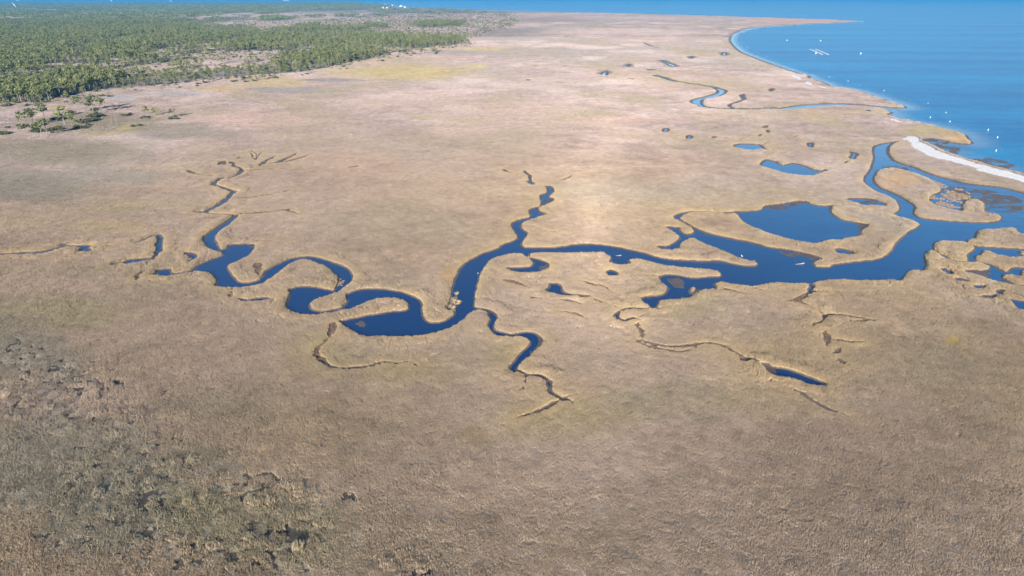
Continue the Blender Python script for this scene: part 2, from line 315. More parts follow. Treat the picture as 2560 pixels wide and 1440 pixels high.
def survey(X, Y):
    """all the survey fields at ground points: inland water distance, sea distance, runnel, mud, beach"""
    X = np.asarray(X, np.float64); Y = np.asarray(Y, np.float64)
    wx = X + fbm(X, Y, 9, 101, 2) * 1.3; wy = Y + fbm(X, Y, 9, 103, 2) * 1.6
    D = np.full(X.shape, -50.0)
    for p in WATER_W:
        s = near_box(p, X, Y, 30)
        if len(s):
            D[s] = np.maximum(D[s], signed(p, X[s], Y[s]))
    for p in ISLAND_W:
        s = near_box(p, X, Y, 12)
        if len(s):
            D[s] = np.minimum(D[s], -signed(p, X[s], Y[s]))
    for p, w in CREEK_W:
        s = near_box(p, X, Y, 16)
        if len(s):
            D[s] = np.maximum(D[s], w / 2 - line_dist(p, wx[s], wy[s]))
    S = np.full(X.shape, -4000.0)
    far = Y > 250
    s = np.nonzero(far)[0]
    if len(s):
        S[s] = signed(SEA_W, X[s], Y[s])
    RL = np.full(X.shape, -50.0)
    for p, w in RILL_W:
        s = near_box(p, X, Y, 10)
        if len(s):
            RL[s] = np.maximum(RL[s], taper_dist(p, w, wx[s], wy[s]))
    M = np.full(X.shape, -50.0)
    for p in MUD_W:
        s = near_box(p, X, Y, 6)
        if len(s):
            M[s] = np.maximum(M[s], signed(p, X[s], Y[s]))
    B = np.full(X.shape, -50.0)
    for p in BEACH_W:
        s = near_box(p, X, Y, 6)
        if len(s):
            B[s] = np.maximum(B[s], signed(p, X[s], Y[s]))
    # ragged edges, the same everywhere the field is read
    k = 1 + sstep(400, 1200, Y) * 1.5
    rag = (fbm(X, Y, 2.6, 3, 2) * .38 + fbm(X, Y, 8.0, 5, 2) * .45) * k
    D = D + np.where(D > -12, rag * .8 + .65 + sstep(450, 1000, Y) * .9, 0)
    RL = RL + np.where(RL > -8, fbm(X, Y, 1.7, 23, 2) * .45 + fbm(X, Y, 7, 25, 2) * .4, 0)
    S = S + np.where(np.abs(S) < 60, rag * 1.2, 0)
    M = M + fbm(X, Y, 5, 31, 3) * 2.2
    B = B + np.where(B > -6, fbm(X, Y, 4, 37, 3) * 1.0, 0)
    return D, S, RL, M, B


# ------------------------------------------------------------------ vegetation regions (pixel outlines turned into ground outlines)
FOREST_DENSE = ["P -700,420 -200,290 0,258 60,257 125,250 230,228 330,215 450,205 560,193 640,187 740,177 840,160 930,145 1000,132 1080,117 1150,108 1162,103 1100,98 1000,95 900,92 800,87 720,84 640,84 560,80 520,66 470,50 500,40 640,36 760,28 900,26 960,20 985,17 960,12.5 905,9 890,4.6 860,2.4 720,3.6 660,5.2 600,5 300,3.6 0,2.4 -3000,2 -4000,60"]
FOREST_BELT = ["P 630,52 650,42 735,43 728,50", "P 765,42 800,38 805,43 770,44", "P 835,42 850,36 890,37 880,42", "P 930,38 940,34 975,36 960,41", "P 1025,68 1060,57 1150,55 1155,62 1080,68", "P 930,66 970,62 965,70 925,72", "P 740,72 790,64 800,70 760,76", "P 660,80 760,70 940,74 860,80"]
SAVANNA = ["P 470,86 500,40 640,36 760,28 900,26 960,22 1060,21 1150,24 1280,28 1300,52 1280,66 1220,84 1170,100 1100,97 900,90 640,84"]
OPENWOOD = ["P 300,222 330,217 450,207 560,195 640,189 740,179 840,162 840,152 740,166 640,172 560,174 450,182 330,196", "P 470,88 480,44 600,38 640,46 600,58 640,70 640,88", "P 640,88 700,70 900,78 1060,88 1160,104 1000,97 800,88", "P 900,26 960,21 1060,21 1150,24 1200,30 1100,34 960,32"]
GLADES = ["P 172,128 180,116 230,114 250,122 215,133", "P 520,42 560,34 640,32 640,40", "P 500,62 560,52 640,50 640,62 560,68", "P 575,92 640,96 630,106 560,104", "P 80,22 160,24 150,28 70,27", "P 400,120 470,118 460,128 410,128", "P 230,180 420,155 500,160 420,175 260,190"]
DENSE_W = [world_poly(s, True, 0) for s in FOREST_DENSE]
FRINGE_W = [world_poly("P -300,345 0,278 60,275 125,266 230,243 330,229 450,219 560,206 640,199 740,189 840,173 930,156 1000,143 1100,128 1185,108 1162,102 1080,115 1000,130 930,143 840,158 740,175 640,185 560,191 450,203 330,213 230,226 125,248 0,256", True, 1)]
BELT_W = [world_poly(s, True, 1) for s in FOREST_BELT]
SAV_W = [world_poly(s, True, 1) for s in SAVANNA]
OPEN_W = [world_poly(s, True, 1) for s in OPENWOOD]
GLADE_W = [world_poly(s, True, 1) for s in GLADES]


def forest_density(X, Y):
    X = np.asarray(X, float); Y = np.asarray(Y, float)
    j = np.clip(Y / 1000, .6, 3)
    xx = X + fbm(X, Y, 55, 71, 3) * 26 * j; yy = Y + fbm(X, Y, 55, 73, 3) * 30 * j
    d = np.zeros(X.shape)
    for p in SAV_W:
        d = np.where(inside(p, xx, yy), .035 + .16 * sstep(.15, .55, fbm(X, Y, 110, 79, 3)), d)
    for p in FRINGE_W:
        d = np.where(inside(p, xx, yy), .10, d)
    for p in DENSE_W:
        d = np.where(inside(p, xx, yy), np.clip(.56 + 1.0 * fbm(X, Y, 50, 77, 3) + 1.15 * fbm(X, Y * .6, 170, 78, 3), .03, .95), d)
    for p in OPEN_W:
        d = np.where(inside(p, xx, yy), .32, d)
    for p in BELT_W:
        d = np.where(inside(p, xx, yy), .95, d)
    for p in GLADE_W:
        d = np.where(inside(p, xx, yy), .04, d)
    return d


# colour patches: px centre, px radii, colour (linear albedo), strength
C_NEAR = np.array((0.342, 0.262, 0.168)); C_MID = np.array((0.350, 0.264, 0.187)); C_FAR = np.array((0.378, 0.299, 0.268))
PATCH = [
 (2050, 1360, 700, 200, (.29, .232, .155), .3), (1250, 1360, 400, 140, (.30, .24, .16), .3), (2450, 1000, 260, 240, (.30, .24, .155), .35), (560, 1010, 200, 60, (.285, .235, .155), .5), (330, 690, 200, 60, (.30, .245, .165), .5), (1560, 480, 260, 40, (.37, .315, .25), .5), (1000, 560, 220, 60, (.31, .265, .185), .5), (1030, 380, 160, 30, (.36, .30, .235), .5),  # first two: lens darkening along the near edge, painted into the grass colour
 (1000, 182, 230, 22, (.40, .325, .165), .85), (1190, 165, 45, 7, (.42, .35, .17), .7), (1215, 124, 80, 5, (.42, .35, .14), .7), (690, 205, 110, 16, (.39, .315, .18), .8), (1080, 120, 110, 7, (.40, .31, .19), .7), (560, 222, 90, 10, (.43, .33, .2), .8), (870, 150, 160, 8, (.40, .30, .2), .5),
 (805, 220, 30, 4, (.33, .28, .13), .7), (830, 200, 80, 6, (.21, .20, .19), .8), (720, 225, 160, 10, (.25, .23, .22), .7), (1280, 80, 150, 14, (.235, .205, .19), .8), (1400, 48, 160, 8, (.27, .21, .19), .75), (1110, 130, 90, 7, (.25, .23, .22), .7),
 (430, 234, 110, 6, (.33, .31, .31), .8), (300, 245, 60, 8, (.36, .35, .36), .7), (330, 320, 60, 9, (.40, .35, .13), .75), (250, 330, 80, 10, (.34, .30, .17), .6), (420, 262, 130, 12, (.42, .33, .27), .6), (200, 305, 210, 28, (.23, .20, .14), .75), (130, 270, 60, 5, (.42, .34, .18), .8), (60, 285, 90, 10, (.46, .37, .33), .7),
 (640, 300, 160, 26, (.50, .36, .30), .55), (450, 330, 160, 24, (.25, .225, .18), .7), (120, 380, 300, 40, (.255, .225, .165), .8), (60, 470, 190, 50, (.24, .22, .17), .75), (260, 440, 170, 30, (.30, .27, .225), .7), (300, 520, 90, 24, (.34, .29, .17), .5), (280, 565, 130, 20, (.40, .31, .17), .5), (110, 650, 160, 40, (.35, .27, .19), .5),
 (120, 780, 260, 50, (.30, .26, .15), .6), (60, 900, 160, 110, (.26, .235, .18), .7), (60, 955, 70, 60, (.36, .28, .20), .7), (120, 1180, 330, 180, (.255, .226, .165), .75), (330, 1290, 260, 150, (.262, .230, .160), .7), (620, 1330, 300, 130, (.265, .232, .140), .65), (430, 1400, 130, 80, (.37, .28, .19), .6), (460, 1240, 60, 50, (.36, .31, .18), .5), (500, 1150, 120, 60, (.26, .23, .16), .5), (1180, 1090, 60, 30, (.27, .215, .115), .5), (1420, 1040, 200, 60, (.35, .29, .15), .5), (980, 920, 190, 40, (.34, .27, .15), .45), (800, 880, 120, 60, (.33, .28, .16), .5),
 (880, 420, 180, 40, (.42, .30, .22), .35), (1240, 270, 60, 6, (.36, .27, .17), .5), (1180, 300, 60, 6, (.36, .30, .16), .5), (1050, 292, 40, 5, (.35, .29, .15), .6), (1560, 300, 160, 14, (.45, .32, .25), .4), (1350, 130, 200, 14, (.30, .26, .23), .6), (1500, 235, 90, 8, (.36, .29, .20), .5), (1900, 290, 240, 26, (.43, .33, .23), .4),
 (1550, 80, 260, 12, (.54, .42, .36), .6), (2000, 52, 160, 6, (.45, .30, .26), .8), (1600, 45, 260, 5, (.46, .36, .33), .5), (2230, 272, 40, 6, (.36, .34, .14), .7), (2330, 325, 90, 14, (.38, .32, .16), .6), (2400, 345, 60, 16, (.46, .33, .17), .7), (2250, 450, 60, 26, (.46, .31, .18), .7), (2160, 280, 120, 8, (.42, .34, .2), .6),
 (1730, 760, 110, 36, (.29, .255, .15), .5), (1650, 720, 60, 30, (.30, .26, .16), .5), (1280, 880, 60, 40, (.34, .29, .15), .5), (1700, 1000, 240, 60, (.30, .26, .165), .5), (2300, 1180, 330, 200, (.295, .225, .165), .5), (2380, 850, 30, 9, (.40, .30, .08), .8), (1900, 900, 160, 70, (.41, .31, .18), .4), (1950, 980, 200, 70, (.41, .31, .18), .4), (2360, 920, 180, 60, (.30, .25, .17), .4), (1120, 690, 14, 26, (.42, .24, .13), .6), (850, 690, 18, 18, (.42, .24, .13), .5),
]
GAPS = [(300, 1180, 260, 90, .74), (560, 1380, 240, 70, .64), (150, 1340, 160, 90, .76), (120, 920, 160, 70, .66), (640, 1215, 120, 50, .48), (690, 1400, 130, 40, .50), (1050, 1425, 45, 30, .40), (440, 1395, 40, 30, .45), (250, 955, 90, 22, .5), (170, 965, 70, 25, .45), (60, 870, 60, 30, .5), (425, 985, 40, 16, .5), (400, 1100, 80, 26, .52), (90, 1005, 120, 22, .5), (240, 1040, 120, 22, .5), (370, 1250, 70, 40, .52), (700, 1330, 140, 70, .55), (330, 1340, 120, 60, .56), (870, 1240, 40, 26, .5), (1930, 945, 50, 12, .66), (540, 430, 30, 8, .45), (800, 880, 40, 40, .5)]


def blob(X, Y, cx, cy, rx, ry, wob=.35, seed=0):
    gx, gy = gp(cx, cy)
    ex = abs(gp(cx + rx, cy)[0] - gx)
    y1 = gp(cx, cy + ry)[1]; y0 = gp(cx, max(cy - ry, 1))[1]
    ey = max((y0 - y1) / 2, .5); gy = (y0 + y1) / 2
    shear = gx / gy
    xx = X - gx - (Y - gy) * shear
    q = np.sqrt((xx / ex) ** 2 + ((Y - gy) / ey) ** 2)
    return 1 - sstep(.45, 1.15, q + wob * fbm(X, Y, max(min(ex, ey) * .5, 3), 91 + seed, 4))


def gaps(X, Y):
    g = np.zeros(X.shape)
    n = fbm(X, Y, 1.1, 41, 2)
    for i, (cx, cy, rx, ry, th) in enumerate(GAPS):
        b = blob(X, Y, cx, cy, rx, ry, .3, i)
        g = np.maximum(g, sstep(th - .05, th + .2, n * 1.0 + .60 * b) * sstep(.02, .3, b))
    return g


def grass_colour(X, Y, D, S, RL):
    r = np.sqrt(X * X + Y * Y)
    n1 = fbm(X, Y, 45, 51, 4)[:, None]; n2 = fbm(X, Y, 12, 53, 3)[:, None]; n3 = fbm(X, Y * .6, 190, 55, 4)[:, None]; n4 = fbm(X, Y * .55, 70, 57, 4)[:, None]
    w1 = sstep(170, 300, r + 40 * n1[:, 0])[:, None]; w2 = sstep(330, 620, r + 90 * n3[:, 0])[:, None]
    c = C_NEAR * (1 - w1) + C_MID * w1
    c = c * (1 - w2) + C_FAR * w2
    n5 = fbm(X, Y, 4, 59, 2)[:, None]
    n6 = fbm(X * .5 + Y * .12, Y, 15, 111, 3)[:, None]
    c = c * (1 + (.08 + .16 * w2) * n6)
    c = c * (1 + .20 * n2 + .16 * n1 + .12 * n4 + .17 * n5)
    yel = np.array((.39, .305, .165)); gry = np.array((.33, .295, .255)); pnk = np.array((.42, .325, .265)); pal = np.array((.50, .41, .37))
    c = c + (yel - c) * np.clip(n1 * 1.4 - .1, 0, 1) * .6 * (1 - .5 * w2)
    c = c + (gry - c) * np.clip(n3 * 2.0 - .1 + .5 * n2, 0, 1) * .75
    c = c + (pnk - c) * np.clip(-n3 * 2.0 - .1 + .4 * n1, 0, 1) * .7
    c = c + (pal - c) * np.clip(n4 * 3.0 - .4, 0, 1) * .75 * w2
    c = c + (np.array((.34, .285, .20)) - c) * np.clip(-n4 * 3.0 - .4, 0, 1) * .8 * w2
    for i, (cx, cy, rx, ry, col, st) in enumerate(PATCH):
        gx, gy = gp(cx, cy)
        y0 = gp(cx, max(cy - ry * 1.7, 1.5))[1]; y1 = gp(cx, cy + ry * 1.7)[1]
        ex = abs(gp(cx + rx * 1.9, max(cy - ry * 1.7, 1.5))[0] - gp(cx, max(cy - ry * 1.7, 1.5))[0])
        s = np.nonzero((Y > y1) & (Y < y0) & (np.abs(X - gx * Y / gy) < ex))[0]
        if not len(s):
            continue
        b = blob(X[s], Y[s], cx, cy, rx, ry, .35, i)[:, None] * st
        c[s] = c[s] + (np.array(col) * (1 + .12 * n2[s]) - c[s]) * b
    # the taller, yellower grass that lines the creeks
    near = np.maximum(D, np.where(S > -30, S, -50)); near = np.maximum(near, RL - .8)
    rim = np.exp(np.minimum(near, 0) / 3.6)[:, None] * .80
    c = c + (np.array((.49, .37, .205)) * (1 + .2 * n2) - c) * (rim * np.clip(.75 + .8 * fbm(X, Y, 16, 113, 3), .15, 1.15)[:, None] * (1 - .45 * w2))
    return np.clip(c, .02, .9)


MUDC = np.array((.125, .094, .078)); FLOORC = np.array((.235, .185, .12)); SANDC = np.array((.86, .81, .73)); SOILC = np.array((.030, .027, .022))


def terrain(X, Y, dr):
    D, S, RL, M, B = survey(X, Y)
    W = np.maximum(D, S)
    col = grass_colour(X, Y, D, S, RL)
    fd = np.zeros(X.shape)
    s = np.nonzero((Y > 560) & (X < 200))[0]
    fd[s] = forest_density(X[s], Y[s])
    fl = sstep(.05, .5, fd)
    fc = FLOORC * (1 + .7 * fbm(X, Y, 25, 61, 3)[:, None])
    savc = np.array((.40, .305, .26))
    sv = ((fd > .004) & (fd < .3) & (Y > 1350))[:, None]
    col = np.where(sv, savc * (1 + .12 * fbm(X, Y, 30, 63, 3)[:, None]), col)
    col = col + (fc - col) * (fl * .85)[:, None]
    bumps = fbm(X, Y, 1.5, 43, 2) * .10 + fbm(X, Y, 5.5, 45, 2) * .11 + fbm(X, Y, 22, 47, 2) * .12
    # bank profile
    wb = np.clip(.9 * dr, .4, 5)
    top = ZB + bumps * np.clip(-W / 2.5, .25, 1)
    lev = np.exp(-((W + 2.0) / 1.7) ** 2) * np.clip(.75 + .9 * fbm(X, Y, 14, 113, 2), .15, 1.4)
    top = top + .36 * lev - .10 * np.exp(np.minimum(W, 0) / .8) + .35 * fl
    b = sstep(-.05, .02, B)
    top = top + (.28 + .05 * bumps - top) * sstep(-1.5, .8, B)
    floor_z = .09 - .36 * np.clip((W - wb) / 1.7, 0, 1)
    mudz = .012 + .06 * fbm(X, Y, 4.5, 67, 3) + .03 * fbm(X * .35 + Y * .5, Y * .7 - X * .2, 2.2, 69, 2)
    mm = sstep(-.4, .6, M) * (W > wb * .8)
    floor_z = floor_z + (mudz - floor_z) * mm
    t = sstep(0, 1, W / wb + .5 * sstep(.5, 2.5, wb))
    z = top + (floor_z - top) * t
    rt = sstep(-.35, .3, RL) * (1 - t)
    z = z - (z - .10) * rt * .8
    g = np.zeros(X.shape)
    s = np.nonzero(Y < 420)[0]
    g[s] = gaps(X[s], Y[s])
    z = z - .12 * g * (1 - t)
    wet = sstep(0, .5 * 1, W / wb)
    mudc = MUDC * (1 + .35 * fbm(X, Y, 3, 65, 3)[:, None])
    col = col + (np.clip(mudc, .01, 1) - col) * np.maximum(wet, rt * .9)[:, None]
    col = col + (SOILC - col) * (g * .8 * (1 - wet))[:, None]
    sand = SANDC * (1 + .10 * fbm(X, Y, 2.5, 66, 3)[:, None])
    wr = (sstep(.15, .45, fbm(X, Y, 3.0, 68, 3)) * .7 * sstep(3.2, .4, B))[:, None]
    sand = sand + (np.array((.42, .35, .26)) - sand) * wr
    col = col + (sand - col) * b[:, None]
    wet = np.maximum(wet, rt * .5) * (1 - b)
    kind = np.zeros(X.shape, np.int8)
    kind[fl > .5] = 1
    kind[(M > 0) & (W > wb * .6) & (z > -.06)] = 2
    kind[B > 0] = 3
    return z, col, wet, kind, W


# ------------------------------------------------------------------ scene helpers
def mesh_obj(name, verts, faces, mat=None, parent=None, smooth=False):
    me = bpy.data.meshes.new(name)
    me.from_pydata([tuple(v) for v in verts], [], [tuple(f) for f in faces])
    me.update()
    if smooth:
        me.polygons.foreach_set('use_smooth', np.ones(len(me.polygons), bool))
    if mat:
        me.materials.append(mat)
    o = bpy.data.objects.new(name, me)
    SC.collection.objects.link(o)
    if parent:
        o.parent = parent
    return o


def thing(name, label, cat, loc=(0, 0, 0), rz=0.0, group=None, scale=1.0):
    o = bpy.data.objects.new(name, None)
    SC.collection.objects.link(o)
    o.empty_display_size = .3
    o.location = loc; o.rotation_euler = (0, 0, rz); o.scale = (scale,) * 3
    o['label'] = label; o['category'] = cat
    if group:
        o['group'] = group
    return o


def quad_mesh(name, V, Q):
    me = bpy.data.meshes.new(name)
    me.vertices.add(len(V)); me.vertices.foreach_set('co', np.asarray(V, np.float32).ravel())
    n = len(Q); k = Q.shape[1]
    me.loops.add(n * k); me.loops.foreach_set('vertex_index', np.asarray(Q, np.int32).ravel())
    me.polygons.add(n); me.polygons.foreach_set('loop_start', np.arange(0, n * k, k, dtype=np.int32))
    me.update(calc_edges=True)
    return me


def attr(me, name, kind, data, dom='POINT'):
    a = me.attributes.new(name, kind, dom)
    a.data.foreach_set({'FLOAT': 'value', 'INT': 'value', 'FLOAT_VECTOR': 'vector', 'FLOAT_COLOR': 'color'}[kind], np.asarray(data).ravel())


def compact(V, Q, *arrs):
    u, inv = np.unique(Q, return_inverse=True)
    return V[u], inv.reshape(Q.shape), [a[u] for a in arrs]


# ------------------------------------------------------------------ materials
def new_mat(name):
    m = bpy.data.materials.new(name)
    m.use_nodes = True
    nt = m.node_tree
    return m, nt, nt.nodes['Principled BSDF']


def noise_node(nt, scale, detail=3, rough=.6, vec=None):
    n = nt.nodes.new('ShaderNodeTexNoise')
    n.inputs['Scale'].default_value = scale; n.inputs['Detail'].default_value = detail; n.inputs['Roughness'].default_value = rough
    if vec is not None:
        nt.links.new(vec, n.inputs['Vector'])
    return n


def maths(nt, op, a, b=None, c=None):
    n = nt.nodes.new('ShaderNodeMath'); n.operation = op
    for i, v in enumerate((a, b, c)):
        if v is None:
            continue
        if isinstance(v, (int, float)):
            n.inputs[i].default_value = v
        else:
            nt.links.new(v, n.inputs[i])
    return n.outputs[0]


def mat_ground():
    m, nt, b = new_mat('marsh_ground')
    a = nt.nodes.new('ShaderNodeAttribute'); a.attribute_name = 'col'
    w = nt.nodes.new('ShaderNodeAttribute'); w.attribute_name = 'wet'
    geo = nt.nodes.new('ShaderNodeNewGeometry')
    n1 = noise_node(nt, 2.2, 4, .7, geo.outputs['Position'])
    n2 = noise_node(nt, .5, 3, .6, geo.outputs['Position'])
    f = maths(nt, 'ADD', maths(nt, 'MULTIPLY', n1.outputs[0], 1.1), maths(nt, 'MULTIPLY', n2.outputs[0], .5))
    f = maths(nt, 'ADD', f, .2)
    mx = nt.nodes.new('ShaderNodeVectorMath'); mx.operation = 'SCALE'
    nt.links.new(a.outputs['Color'], mx.inputs[0]); nt.links.new(f, mx.inputs['Scale'])
    nt.links.new(mx.outputs[0], b.inputs['Base Color'])
    nt.links.new(maths(nt, 'SUBTRACT', .95, maths(nt, 'MULTIPLY', w.outputs['Fac'], .5)), b.inputs['Roughness'])
    b.inputs['Specular IOR Level'].default_value = .25
    bp = nt.nodes.new('ShaderNodeBump'); bp.inputs['Strength'].default_value = .8; bp.inputs['Distance'].default_value = .35
    nt.links.new(n1.outputs[0], bp.inputs['Height']); nt.links.new(bp.outputs[0], b.inputs['Normal'])
    return m


def mat_water():
    m, nt, b = new_mat('water')
    geo = nt.nodes.new('ShaderNodeNewGeometry')
    s = nt.nodes.new('ShaderNodeAttribute'); s.attribute_name = 'sea'
    mp = nt.nodes.new('ShaderNodeMapping'); mp.inputs['Scale'].default_value = (.55, 1.0, 1.0); mp.inputs['Rotation'].default_value = (0, 0, R(12))
    nt.links.new(geo.outputs['Position'], mp.inputs['Vector'])
    n1 = noise_node(nt, .16, 4, .65, mp.outputs[0])
    n2 = noise_node(nt, 1.2, 3, .6, mp.outputs[0])
    mp2 = nt.nodes.new('ShaderNodeMapping'); mp2.inputs['Scale'].default_value = (.18, 1.0, 1.0); mp2.inputs['Rotation'].default_value = (0, 0, R(20))
    nt.links.new(geo.outputs['Position'], mp2.inputs['Vector'])
    n3 = noise_node(nt, .006, 7, .68, mp2.outputs[0])          # wind streaks over the bay
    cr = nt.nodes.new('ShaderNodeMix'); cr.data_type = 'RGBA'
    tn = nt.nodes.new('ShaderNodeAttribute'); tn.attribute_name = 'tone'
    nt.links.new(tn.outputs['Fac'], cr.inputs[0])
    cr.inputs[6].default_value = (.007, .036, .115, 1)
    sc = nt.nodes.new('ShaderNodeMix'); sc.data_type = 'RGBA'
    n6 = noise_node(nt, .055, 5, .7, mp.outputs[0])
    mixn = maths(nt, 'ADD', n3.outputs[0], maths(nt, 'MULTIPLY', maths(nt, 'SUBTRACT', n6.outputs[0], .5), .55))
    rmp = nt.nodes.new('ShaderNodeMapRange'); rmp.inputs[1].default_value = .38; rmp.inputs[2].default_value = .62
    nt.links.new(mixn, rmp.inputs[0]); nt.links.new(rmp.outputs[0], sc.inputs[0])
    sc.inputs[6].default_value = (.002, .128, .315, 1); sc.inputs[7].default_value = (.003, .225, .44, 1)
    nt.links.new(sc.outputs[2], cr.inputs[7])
    nt.links.new(cr.outputs[2], b.inputs['Base Color'])
    b.inputs['IOR'].default_value = 1.333
    nt.links.new(maths(nt, 'ADD', .06, maths(nt, 'MULTIPLY', s.outputs['Fac'], .22)), b.inputs['Roughness'])
    nt.links.new(maths(nt, 'SUBTRACT', .5, maths(nt, 'MULTIPLY', s.outputs['Fac'], .44)), b.inputs['Specular IOR Level'])
    h = maths(nt, 'ADD', n1.outputs[0], maths(nt, 'MULTIPLY', n2.outputs[0], .22))
    bp = nt.nodes.new('ShaderNodeBump'); bp.inputs['Distance'].default_value = 1.0
    n4 = noise_node(nt, .035, 3, .6, geo.outputs['Position'])
    nt.links.new(maths(nt, 'ADD', maths(nt, 'MULTIPLY', n4.outputs[0], .10), maths(nt, 'MULTIPLY', s.outputs['Fac'], .5)), bp.inputs['Strength'])
    nt.links.new(h, bp.inputs['Height']); nt.links.new(bp.outputs[0], b.inputs['Normal'])
    return m


def mat_grass():
    m, nt, b = new_mat('marsh_grass')
    a = nt.nodes.new('ShaderNodeAttribute'); a.attribute_type = 'INSTANCER'; a.attribute_name = 'tint'
    v = nt.nodes.new('ShaderNodeAttribute'); v.attribute_name = 'shade'
    mx = nt.nodes.new('ShaderNodeVectorMath'); mx.operation = 'MULTIPLY'
    nt.links.new(a.outputs['Color'], mx.inputs[0]); nt.links.new(v.outputs['Color'], mx.inputs[1])
    nt.links.new(mx.outputs[0], b.inputs['Base Color'])
    b.inputs['Roughness'].default_value = .8; b.inputs['Specular IOR Level'].default_value = .15
    return m


def mat_plain(name, col, rough=.7, spec=.3, var=.15, scale=3.0, rand=0.0):
    m, nt, b = new_mat(name)
    tc = nt.nodes.new('ShaderNodeTexCoord')
    n = noise_node(nt, scale, 4, .6, tc.outputs['Object'])
    f = maths(nt, 'ADD', 1 - var, maths(nt, 'MULTIPLY', n.outputs[0], 2 * var))
    if rand:
        oi = nt.nodes.new('ShaderNodeObjectInfo')
        f = maths(nt, 'MULTIPLY', f, maths(nt, 'ADD', 1 - rand, maths(nt, 'MULTIPLY', oi.outputs['Random'], 2 * rand)))
    mx = nt.nodes.new('ShaderNodeVectorMath'); mx.operation = 'SCALE'
    mx.inputs[0].default_value = col; nt.links.new(f, mx.inputs['Scale'])
    nt.links.new(mx.outputs[0], b.inputs['Base Color'])
    b.inputs['Roughness'].default_value = rough; b.inputs['Specular IOR Level'].default_value = spec
    return m


def mat_foliage(name, c0, c1):
    m, nt, b = new_mat(name)
    oi = nt.nodes.new('ShaderNodeObjectInfo')
    v = nt.nodes.new('ShaderNodeAttribute'); v.attribute_name = 'shade'
    mix = nt.nodes.new('ShaderNodeMix'); mix.data_type = 'RGBA'
    mix.inputs[6].default_value = (*c0, 1); mix.inputs[7].default_value = (*c1, 1)
    nt.links.new(oi.outputs['Random'], mix.inputs[0])
    mx = nt.nodes.new('ShaderNodeVectorMath'); mx.operation = 'MULTIPLY'
    nt.links.new(mix.outputs[2], mx.inputs[0]); nt.links.new(v.outputs['Color'], mx.inputs[1])
    nt.links.new(mx.outputs[0], b.inputs['Base Color'])
    b.inputs['Roughness'].default_value = .6; b.inputs['Specular IOR Level'].default_value = .2
    tr = nt.nodes.new('ShaderNodeBsdfTranslucent'); nt.links.new(mx.outputs[0], tr.inputs['Color'])
    ms = nt.nodes.new('ShaderNodeMixShader'); ms.inputs[0].default_value = .12
    nt.links.new(b.outputs[0], ms.inputs[1]); nt.links.new(tr.outputs[0], ms.inputs[2])
    nt.links.new(ms.outputs[0], nt.nodes['Material Output'].inputs['Surface'])
    return m


M_GROUND = mat_ground(); M_WATER = mat_water(); M_GRASS = mat_grass()
M_NEEDLE = mat_foliage('pine_needles', (.110, .138, .052), (.235, .245, .095))
M_SHRUB = mat_foliage('shrub_leaves', (.060, .082, .038), (.135, .142, .070))
M_BARK = mat_plain('pale_bark', (.26, .23, .20), .9, .1, .3, 2.0, .2)
M_WHITE = mat_plain('white_paint', (.82, .82, .80), .5, .4, .06)
M_PVC = mat_plain('white_plastic', (.80, .80, .78), .45, .4, .06)
M_GREYWOOD = mat_plain('bleached_wood', (.36, .31, .27), .9, .1, .3, 1.5)
M_FEATHER = mat_plain('white_feathers', (.85, .85, .83), .8, .1, .05)
M_BEAK = mat_plain('yellow_beak', (.65, .42, .06), .5)
M_LEG = mat_plain('dark_leg', (.03, .03, .03), .6)
M_ROOF = mat_plain('pale_metal_roof', (.70, .70, .70), .5, .4, .1, .4)
M_WALL = mat_plain('pale_wall', (.70, .68, .64), .8, .2, .1, .4)
M_GLASS = mat_plain('dark_glass', (.05, .07, .09), .2, .5)
M_ROPE = mat_plain('rope', (.30, .27, .22), .9)
M_CAGE = mat_plain('pale_cage', (.62, .58, .58), .7, .2, .2, 4)

# ------------------------------------------------------------------ ground sheet: rows of equal picture spacing, so detail follows distance
rows = np.concatenate([np.arange(-4.2, 60, .8), np.arange(60, 330, 1.1), np.arange(330, 980, 1.5), np.arange(980, 1700, 3.2)])
aa = PITCH - np.arctan((720 - rows) / F)
YR = (H - ZG) / np.tan(np.maximum(aa, .00055))
YR = np.minimum(YR, 80000)
NC = 1750
tmax = np.interp(rows, [-5, 100, 700, 1700], [.86, .86, 1.0, 1.35])
T = np.linspace(-1, 1, NC)
GX = (YR[:, None] * tmax[:, None]) * T[None, :]
# keep the strip directly below and behind the near edge reachable as well
GY = np.repeat(YR[:, None], NC, 1)
GX = GX.ravel(); GY = GY.ravel()
drow = np.abs(np.gradient(YR))
DR = np.repeat(drow[:, None], NC, 1).ravel()
z, col, wet, kind, WD = terrain(GX, GY, DR)
V = np.stack([GX, GY, z], 1)
nr = len(rows)
idx = np.arange(nr * NC).reshape(nr, NC)
Q = np.stack([idx[:-1, :-1], idx[1:, :-1], idx[1:, 1:], idx[:-1, 1:]], -1).reshape(-1, 4)
deep = (z < -.2)[Q].all(1) & (np.minimum.reduce(WD[Q], 1) > 8)
Q = Q[~deep]
fk = np.max(kind[Q], 1)
for k, nm in enumerate(('ground', 'forest_floor', 'mudflat', 'beach')):
    v, q, (c, w) = compact(V, Q[fk == k], col, wet)
    me = quad_mesh(nm, v, q)
    attr(me, 'col', 'FLOAT_COLOR', np.concatenate([c, np.ones((len(c), 1))], 1).astype(np.float32))
    attr(me, 'wet', 'FLOAT', w.astype(np.float32))
    me.polygons.foreach_set('use_smooth', np.ones(len(me.polygons), bool))
    me.materials.append(M_GROUND)
    o = bpy.data.objects.new(nm, me); SC.collection.objects.link(o); o['kind'] = 'structure'
del V, Q, idx

